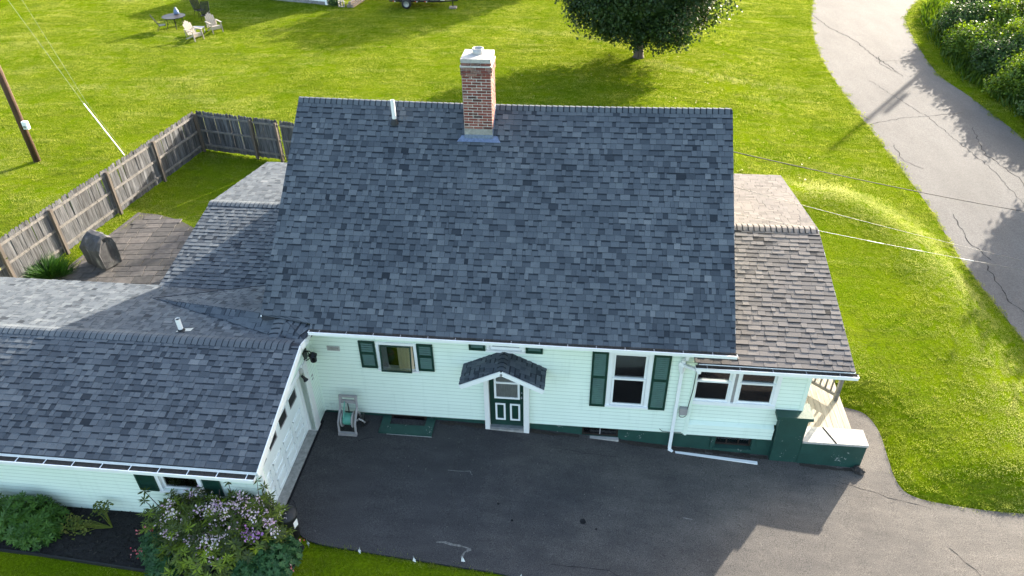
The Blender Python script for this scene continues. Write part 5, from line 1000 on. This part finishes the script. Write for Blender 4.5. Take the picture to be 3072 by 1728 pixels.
# ------------------------------------------------------------------ garden furniture on the far lawn
def adirondack(label):
    t=thing('adirondack_chair',label,'chair',(0,0,0),'beige adirondack chairs')
    for i in range(5): y=-.2+i*.1; MB().beam((.0-.02,y,.62+.35*0+.0),(-.0,y,.62),.01,.01) if 0 else None
    for i in range(5):
        y=-.22+i*.11; h=1.02-.10*abs(i-2)**1.3*.6; MB().beam((-.12,y,.26),(-.12-(h-.26)*.52,y,h),.095,.02,(1,0,0)).build('back_slat',M['beige'],t)
    for i in range(5): x=-.05+i*.11; MB().box(x-.048,x+.048,-.27,.27,.30+i*.02-.0,.32+i*.02).build('seat_slat',M['beige'],t)
    MB().box(.43,.45,-.27,.27,.22,.40).build('front_apron',M['beige'],t)
    for s in (-1,1):
        MB().box(-.33,.50,s*.33-.05,s*.33+.05,.585,.61).build('armrest',M['beige'],t); MB().beam((.42,s*.31,.59),(.50,s*.31,0),.035,.09).build('leg',M['beige'],t); MB().beam((.45,s*.27,.36),(-.45,s*.27,0),.03,.09).build('rear_leg',M['beige'],t); MB().beam((-.30,s*.31,.59),(-.28,s*.29,.2),.03,.06).build('arm_support',M['beige'],t)
    MB().box(-.36,-.32,-.27,.27,.62,.69).build('back_rail',M['beige'],t); return t
c1=adirondack('beige adirondack chair nearest the house on the far lawn'); c1.location=(-17.55,29.75,tz(-17.5,29.7)); c1.rotation_euler=(0,0,R(-28))
c2=copy_tree(c1); c2['label']='beige adirondack chair right of the low slatted table'; c2.location=(-16.95,31.3,tz(-17,31.3)); c2.rotation_euler=(0,0,R(-42))
st=thing('slatted_side_table','low grey slatted side table between the two beige chairs','table',(-17.75,30.75,tz(-17.7,30.7)))
L0=st.location
for i in range(5): MB().box(L0.x-.35,L0.x+.35,L0.y-.28+i*.115,L0.y-.18+i*.115,L0.z+.36,L0.z+.385).build('slat',M['steelgrey'],st)
for sx in (-.3,.3):
    for sy in (-.22,.22): MB().box(L0.x+sx-.02,L0.x+sx+.02,L0.y+sy-.02,L0.y+sy+.02,L0.z,L0.z+.36).build('leg',M['steelgrey'],st)
rtb=thing('round_patio_table','round dark brown metal patio table on the far lawn','table',(-19.75,31.9,tz(-19.7,31.9))); L0=rtb.location
MB().lathe(L0,[(0,.70),(.66,.70),(.68,.715),(.66,.73),(0,.73)],28).build('table_top',M['tabletop'],rtb)
MB().lathe(L0,[(.66,.69),(.70,.70),(.70,.735),(.67,.735)],28).build('rim',M['blackm'],rtb)
for k in range(4): a=k*1.571+.5; MB().tube([L0+V((.5*math.cos(a),.5*math.sin(a),.7)),L0+V((.42*math.cos(a),.42*math.sin(a),.35)),L0+V((.55*math.cos(a),.55*math.sin(a),0))],.02,6).build('leg',M['blackm'],rtb)
jg=thing('blue_jug','small dusty blue jug with pale lid on the round table','jug',(-19.75,32.35,L0.z+.735)); q=jg.location; MB().lathe(q,[(0,0),(.15,0),(.17,.08),(.12,.26),(.06,.34)],14).build('body',M['blue'],jg,True); MB().lathe(q,[(.07,.33),(.06,.40),(0,.42)],12).build('lid',M['steelgrey'],jg,True)
def metalchair(label,rec=.32,h=1.05):
    t=thing('metal_patio_chair',label,'chair',(0,0,0),'dark metal patio chairs'); w=.26
    for s in (-1,1):
        MB().tube([(.25,s*w,0),(.27,s*w,.42),(-.2,s*w,.40),(-.2-rec*1.1,s*w,h)],.016,6).build('side_frame',M['blackm'],t); MB().tube([(-.42,s*w,0),(-.16,s*w,.40)],.016,6).build('rear_leg',M['blackm'],t); MB().tube([(.27,s*w,.42),(.28,s*(w+.03),.64),(-.28,s*(w+.03),.66)],.016,6).build('armrest',M['blackm'],t)
    q=MB()
    for i in range(12): x=-.2+i*.04; q.box(x,x+.034,-w,w,.40,.414)
    q.build('seat_mesh',M['blackm'],t); q=MB()
    for i in range(15): f=(i+.5)/15; q.beam((-.2-rec*1.1*f,-w,.40+(h-.4)*f),(-.2-rec*1.1*f,w,.40+(h-.4)*f),.008,.044)
    for i in range(6): y=-w+.04+i*.09; q.beam((-.2,y,.4),(-.2-rec*1.1,y,h),.012,.006)
    q.build('back_mesh',M['blackm'],t); return t
m1=metalchair('high backed dark metal chair behind the round table',.4,1.25); m1.location=(-19.35,34.5,tz(-19,34)); m1.rotation_euler=(0,0,R(-35))
m2=copy_tree(m1); m2['label']='dark metal chair turned sideways right of the round table'; m2.location=(-18.55,33.6,tz(-18.5,33.6)); m2.rotation_euler=(0,0,R(-75)); m2.scale=(.85,.95,.85)
m3=copy_tree(m1); m3['label']='dark metal chair pushed under the left side of the round table'; m3.location=(-20.35,31.35,tz(-20,31)); m3.rotation_euler=(0,0,R(30)); m3.scale=(.8,.9,.78)
# ------------------------------------------------------------------ shed, block, timbers, trailer at the top edge
sx,sy=-11.71,37.41; uu=V((-.958,.286,0)); vv=V((.286,.958,0)); zs=tz(sx,sy); shed=thing('shed','white sided shed on a grey stone base at the top edge','shed',(sx,sy,zs)); so_=V((sx,sy,zs)); LN,DP,HW,HR=8.0,4.4,2.15,2.75
MB().prism([(-.05,0),(LN,0),(LN,DP),(-.05,DP)],so_+V((0,0,-.4)),uu,vv,V((0,0,.62))).build('stone_base',M['stonegrey'],shed)
MB().prism([(0,0),(LN,0),(LN,DP),(0,DP)],so_+vv*-.02+V((0,0,.22)),uu,vv,V((0,0,HW-.22))).build('wall',M['white'],shed)
for i in range(16): z=.24+i*.115; MB().prism([(0.02,-.028),(LN,-.028),(LN,-.019),(0.02,-.019)],so_+V((0,0,z)),uu,vv,V((0,0,.108))).build('clapboard',M['white'],shed)
MB().prism([(-.06,-.06),(.10,-.06),(.10,.10),(-.06,.10)],so_+V((0,0,.02)),uu,vv,V((0,0,HW))).build('corner_board',M['white'],shed)
for s0,s1 in (((-.35,HW-.06),(DP/2,HR)),((DP/2,HR),(DP+.35,HW-.06))):
    MB().prism([(s0[0],s0[1]),(s1[0],s1[1]),(s1[0],s1[1]+.07),(s0[0],s0[1]+.07)],so_-uu*.3,vv,(0,0,1),uu*(LN+.6)).build('roof',M['roofdeck'],shed)
for e in (0.01,LN-.11): MB().prism([(0,HW),(DP,HW),(DP/2,HR)],so_+uu*e,vv,(0,0,1),uu*.1).build('gable',M['white'],shed)
cx,cy=-10.62,37.15; zz=tz(cx,cy); cbk=thing('cinder_block','grey hollow cinder block standing beside the shed','cinder block',(cx,cy,zz)); q=MB()
for bx in ((-.2,.2,-.1,.1,0,.035),(-.2,.2,-.1,.1,.365,.40),(-.2,-.165,-.1,.1,.035,.365),(-.018,.018,-.1,.1,.035,.365),(.165,.2,-.1,.1,.035,.365)): q.box(cx+bx[0],cx+bx[1],cy+bx[2],cy+bx[3],zz+bx[4]-.01,zz+bx[5]-.01)
q.build('block',M['concrete'],cbk)
for i,(ox,oz,lab) in enumerate(((0,.09,'bottom left weathered timber of the stack by the shed'),(.24,.09,'bottom right weathered timber of the stack by the shed'),(.12,.27,'upper weathered timber lying on the stack by the shed'))):
    a=V((-10.1+ox,36.95,zz+oz)); o=MB().beam(a,a+V((.5,3.2,0)),.2,.17).build('timber',M['timber'],None); tag(o,lab,'timber','timbers stacked by the shed')
pl=thing('bedding_shrub','small leafy shrub between the shed corner and the cinder block','shrub',(-11.15,37.6,zz)); crown(pl,(-11.15,37.6,zz+.35),(.42,.4,.45),40,45,.11,'bush2',.2,.12,shell=.3); MB().tube([(-11.15,37.6,zz),(-11.15,37.6,zz+.4)],.03,6).build('stem',M['bark'],pl)
tx,ty=-5.0,37.75; zt=tz(tx,ty); tr=thing('utility_trailer','black utility trailer with grey side panels parked at the top edge','trailer',(tx,ty,zt))
x0,x1,y0,y1=tx-2.25,tx+1.15,ty-.75,ty+.75
q=MB(); q.box(x0,x1,y0,y1,zt+.44,zt+.50); q.box(x0,x1,y0-.03,y0+.03,zt+.40,zt+.50); q.box(x0,x1,y1-.03,y1+.03,zt+.40,zt+.50); q.build('bed',M['blackm'],tr)
for yy in (y0,y1):
    for k in range(6): x=x0+(x1-x0)*k/5; MB().box(x-.03,x+.03,yy-.03,yy+.03,zt+.5,zt+.98).build('stake',M['blackm'],tr)
    for k in range(5): xa=x0+(x1-x0)*k/5+.035; xb=x0+(x1-x0)*(k+1)/5-.035; MB().box(xa,xb,yy-.012,yy+.012,zt+.51,zt+.92).build('side_panel',M['panelgrey'],tr)
    MB().box(x0,x1,yy-.035,yy+.035,zt+.94,zt+1.0).build('top_rail',M['blackm'],tr)
    wx=tx-1.05; s=-1 if yy==y0 else 1
    wh=MB().lathe((wx,yy+s*.20,zt+.32),[(.19,-.09),(.30,-.10),(.325,-.05),(.325,.05),(.30,.10),(.19,.09)],22,ax=(0,1,0)).build('wheel',M['black'],tr,True); MB().lathe((wx,yy+s*.20,zt+.32),[(0,-.05),(.06,-.07),(.08,-.03),(.17,-.04),(.195,-.08),(.195,.08),(0,.05)],16,ax=(0,1,0)).build('rim',M['galv'],wh)
    MB().tube([(wx+.42*math.cos(a),yy+s*.20,zt+.30+.42*math.sin(a)) for a in np.linspace(.1,3.04,9)],.025,6).build('fender',M['blackm'],tr)
for x in (x0+.25,tx-.5,tx+.15): MB().box(x,x+.09,y0-.045,y0-.03,zt+.41,zt+.46).build('reflector',M['red'],tr); MB().box(x+.1,x+.17,y0-.045,y0-.03,zt+.40,zt+.45).build('marker',M['white'],tr)
MB().box(x1-.05,x1+.32,y0+.1,y0+.8,zt+.5,zt+.72).build('tongue_box',M['white'],tr)
q=MB(); q.beam((x1,y0,zt+.45),(x1+1.15,ty-.35,zt+.45),.07,.09); q.beam((x1,y1,zt+.45),(x1+1.15,ty-.3,zt+.45),.07,.09); q.build('tongue',M['blackm'],tr); MB().tube([(x1+.85,ty-.55,zt+.1),(x1+.85,ty-.55,zt+.85)],.035,8).build('jack',M['blackm'],tr)
tag(MB().box(x1+.62,x1+1.1,ty-.75,ty-.35,zt-.02,zt+.09).build('wood_block',M['timber'],None),'flat wooden block under the trailer jack','wood block')
# ------------------------------------------------------------------ grass
HOUSEP=[[(-.2,-.05),(9.1,-.05),(9.1,8.2),(-.5,8.2)],[(-12,-3.5),(.05,-3.5),(.05,1.6),(-12,1.6)],[(-4.5,1),(-.3,1),(-.3,9.2),(-4.5,9.2)],[(9,-.2),(13.1,-.2),(13.1,8.0),(9,8.0)],[(sx,sy),tuple((so_+uu*LN).xy),tuple((so_+uu*LN+vv*DP).xy),tuple((so_+vv*DP).xy)]]
def blades(name,n,half,hlo,hhi,w,lean):
    x,y=RNG.uniform(-half,half,(2,n)); D=unit(np.stack([RNG.normal(0,lean,n),RNG.normal(0,lean,n),np.ones(n)],1)); Sd=unit(np.cross(D,rand_dirs(n))); L=RNG.uniform(hlo,hhi,n); P=np.stack([x,y,np.full(n,-.012)],1)
    vs=np.empty((n,3,3)); vs[:,0]=P-Sd*w/2; vs[:,1]=P+Sd*w/2; vs[:,2]=P+D*L[:,None]
    me=bpy.data.meshes.new(name); me.from_pydata(vs.reshape(-1,3).tolist(),[],np.arange(3*n).reshape(-1,3).tolist()); me.materials.append(M['blade']); o=bpy.data.objects.new(name,me); return o
def vnoise(x,y,seed):
    g=np.random.default_rng(seed).random((64,64)); xi,yi=np.floor(x).astype(int),np.floor(y).astype(int); fx,fy=x-xi,y-yi; fx=fx*fx*(3-2*fx); fy=fy*fy*(3-2*fy)
    a=lambda i,j: g[(xi+i)%64,(yi+j)%64]
    return (a(0,0)*(1-fx)+a(1,0)*fx)*(1-fy)+(a(0,1)*(1-fx)+a(1,1)*fx)*fy
def scatter(name,label,pts,src,smin,smax):
    me=bpy.data.meshes.new(name); me.from_pydata(pts.tolist(),[],[]); nz=.55*vnoise(pts[:,0]*.7,pts[:,1]*1.9,3)+.45*vnoise(pts[:,0]*1.9,pts[:,1]*4.1,5)
    sc_=smin+(smax-smin)*np.clip((nz-.5)*1.7+.5+RNG.normal(0,.06,len(pts)),-.05,1.1); sa=me.attributes.new('sc','FLOAT','POINT'); sa.data.foreach_set('value',sc_.astype(np.float32))
    dc=pdist(pts[:,0],pts[:,1],CREST[1:],False); dl=np.minimum(pdist(pts[:,0],pts[:,1],[(9.5,27.2),(13.5,26.0),(18.5,25.2)],False),np.minimum(pdist(pts[:,0],pts[:,1],[(-30,20.5),(-20,21.5),(-12,20.2)],False),pdist(pts[:,0],pts[:,1],[(1,33),(6,31.5),(7.5,30.5)],False)))
    pn_=vnoise(pts[:,0]*.45,pts[:,1]*.9,11); paleness=np.clip(1.0*np.exp(-(dc/1.05)**2)*sstep(12.8,14.2,pts[:,0])*(.45+.65*pn_)+.6*np.exp(-(dl/.4)**2)*pn_*1.4+.55*sstep(.72,.95,vnoise(pts[:,0]*.22+7,pts[:,1]*.5,13))*pn_*1.3,0,1); da=me.attributes.new('paleness','FLOAT','POINT'); da.data.foreach_set('value',paleness.astype(np.float32)); me.materials.append(M['blade']); o=link(name,me,None,None,'stuff',label)  # paler grass along the bank crest, some lawn lines and random patches
    col=bpy.data.collections.new(name+'_tufts')
    for s in src: col.objects.link(s)
    ng=bpy.data.node_groups.new(name,'GeometryNodeTree'); ng.interface.new_socket('Geometry',in_out='INPUT',socket_type='NodeSocketGeometry'); ng.interface.new_socket('Geometry',in_out='OUTPUT',socket_type='NodeSocketGeometry')
    N=ng.nodes; gi=N.new('NodeGroupInput'); go=N.new('NodeGroupOutput'); ip=N.new('GeometryNodeInstanceOnPoints'); ci=N.new('GeometryNodeCollectionInfo'); ci.inputs[0].default_value=col; ci.inputs['Separate Children'].default_value=True; ci.inputs['Reset Children'].default_value=True
    rv=N.new('FunctionNodeRandomValue'); rv.data_type='FLOAT_VECTOR'; rv.inputs[0].default_value=(-.06,-.06,0); rv.inputs[1].default_value=(.06,.06,6.283)
    rs=N.new('GeometryNodeInputNamedAttribute'); rs.data_type='FLOAT'; rs.inputs[0].default_value='sc'
    L=ng.links; L.new(gi.outputs[0],ip.inputs['Points']); L.new(ci.outputs[0],ip.inputs['Instance']); ip.inputs['Pick Instance'].default_value=True
    L.new(rv.outputs[0],ip.inputs['Rotation']); L.new(rs.outputs[0],ip.inputs['Scale']); L.new(ip.outputs[0],go.inputs[0]); md=o.modifiers.new('scatter','NODES'); md.node_group=ng; return o
def lawn_points(x0,x1,y0,y1,step,jit):
    X,Y=np.meshgrid(np.arange(x0,x1,step),np.arange(y0,y1,step)); x=X.ravel()+RNG.uniform(-jit,jit,X.size); y=Y.ravel()+RNG.uniform(-jit,jit,X.size)
    ok=np.ones(len(x),bool)
    for P in HOUSEP+[BED,PAT]: ok&=~inpoly(x,y,P)
    for P,m in ((DRIVE,.06),(ROADP,.05)):
        ok&=~inpoly(x,y,P); ok&=(pdist(x,y,P)>m)
    z=terrain(x,y); p=np.stack([x,y,z],1); d=p-CAM; dep=d@fwd; px=d@CR/dep*FPX; py=d@CU/dep*FPX
    ok&=(dep>1)&(np.abs(px)<1536+650)&(np.abs(py)<864+420); return p[ok]
near=[blades('tuft',130,.17,.022,.055,.011,.75) for _ in range(4)]; far=[blades('tuft',180,.30,.035,.065,.016,.7) for _ in range(4)]
pn=np.concatenate([lawn_points(-9,20,-8,13.2,.21,.1)]); pf=lawn_points(-34,30,13.2,62,.36,.17); pw=lawn_points(-34,-9,-8,13.2,.36,.17); pe=lawn_points(20,30,-4,13.2,.36,.17)
edge=[]
for P in (DRIVE,ROADP):
    for (a,c) in zip(P,P[1:]):
        l=math.hypot(c[0]-a[0],c[1]-a[1]); n=int(l/.10)
        for i in range(n): t=random.random(); edge.append((a[0]+(c[0]-a[0])*t+random.uniform(-.10,.10),a[1]+(c[1]-a[1])*t+random.uniform(-.10,.10)))
e=np.array(edge); k=((e[:,0]>13.3)|(e[:,1]<-3.35))&~((e[:,0]>19.5)&(e[:,1]<.65)&(e[:,0]<21)); e=e[k]
ins=(inpoly(e[:,0],e[:,1],DRIVE)&(pdist(e[:,0],e[:,1],DRIVE)>.05))|(inpoly(e[:,0],e[:,1],ROADP)&(pdist(e[:,0],e[:,1],ROADP)>.05)); e=e[~ins]
pedge=np.stack([e[:,0],e[:,1],terrain(e[:,0],e[:,1])+.02],1)
edgeb=[blades('tuft',26,.07,.03,.08,.010,.7) for _ in range(3)]
scatter('near_lawn_grass','short mown grass on the lawn close to the house',pn,near,.75,1.25)
scatter('far_lawn_grass','short mown grass on the wide far lawn',np.concatenate([pf,pw,pe]),far,.62,1.45)
scatter('edge_grass','grass tufts fringing the driveway and road edges',pedge,edgeb,.6,1.7)
# pale specks fallen on the lawn
n=260; x=RNG.uniform(0,16,n); y=RNG.uniform(13,30,n); D=unit(np.stack([RNG.normal(size=n),RNG.normal(size=n),np.zeros(n)],1)); Sd=unit(np.cross(D,np.array([[0,0,1.]])+RNG.normal(0,.2,(n,3))))
o=cards('fallen_leaves',M['wilt'],np.stack([x,y,terrain(x,y)+.07],1),D,Sd,RNG.uniform(.06,.14,n),RNG.uniform(.05,.09,n),np.full(n,.95),kind='stuff'); o['label']='pale fallen leaves scattered under the shade tree'
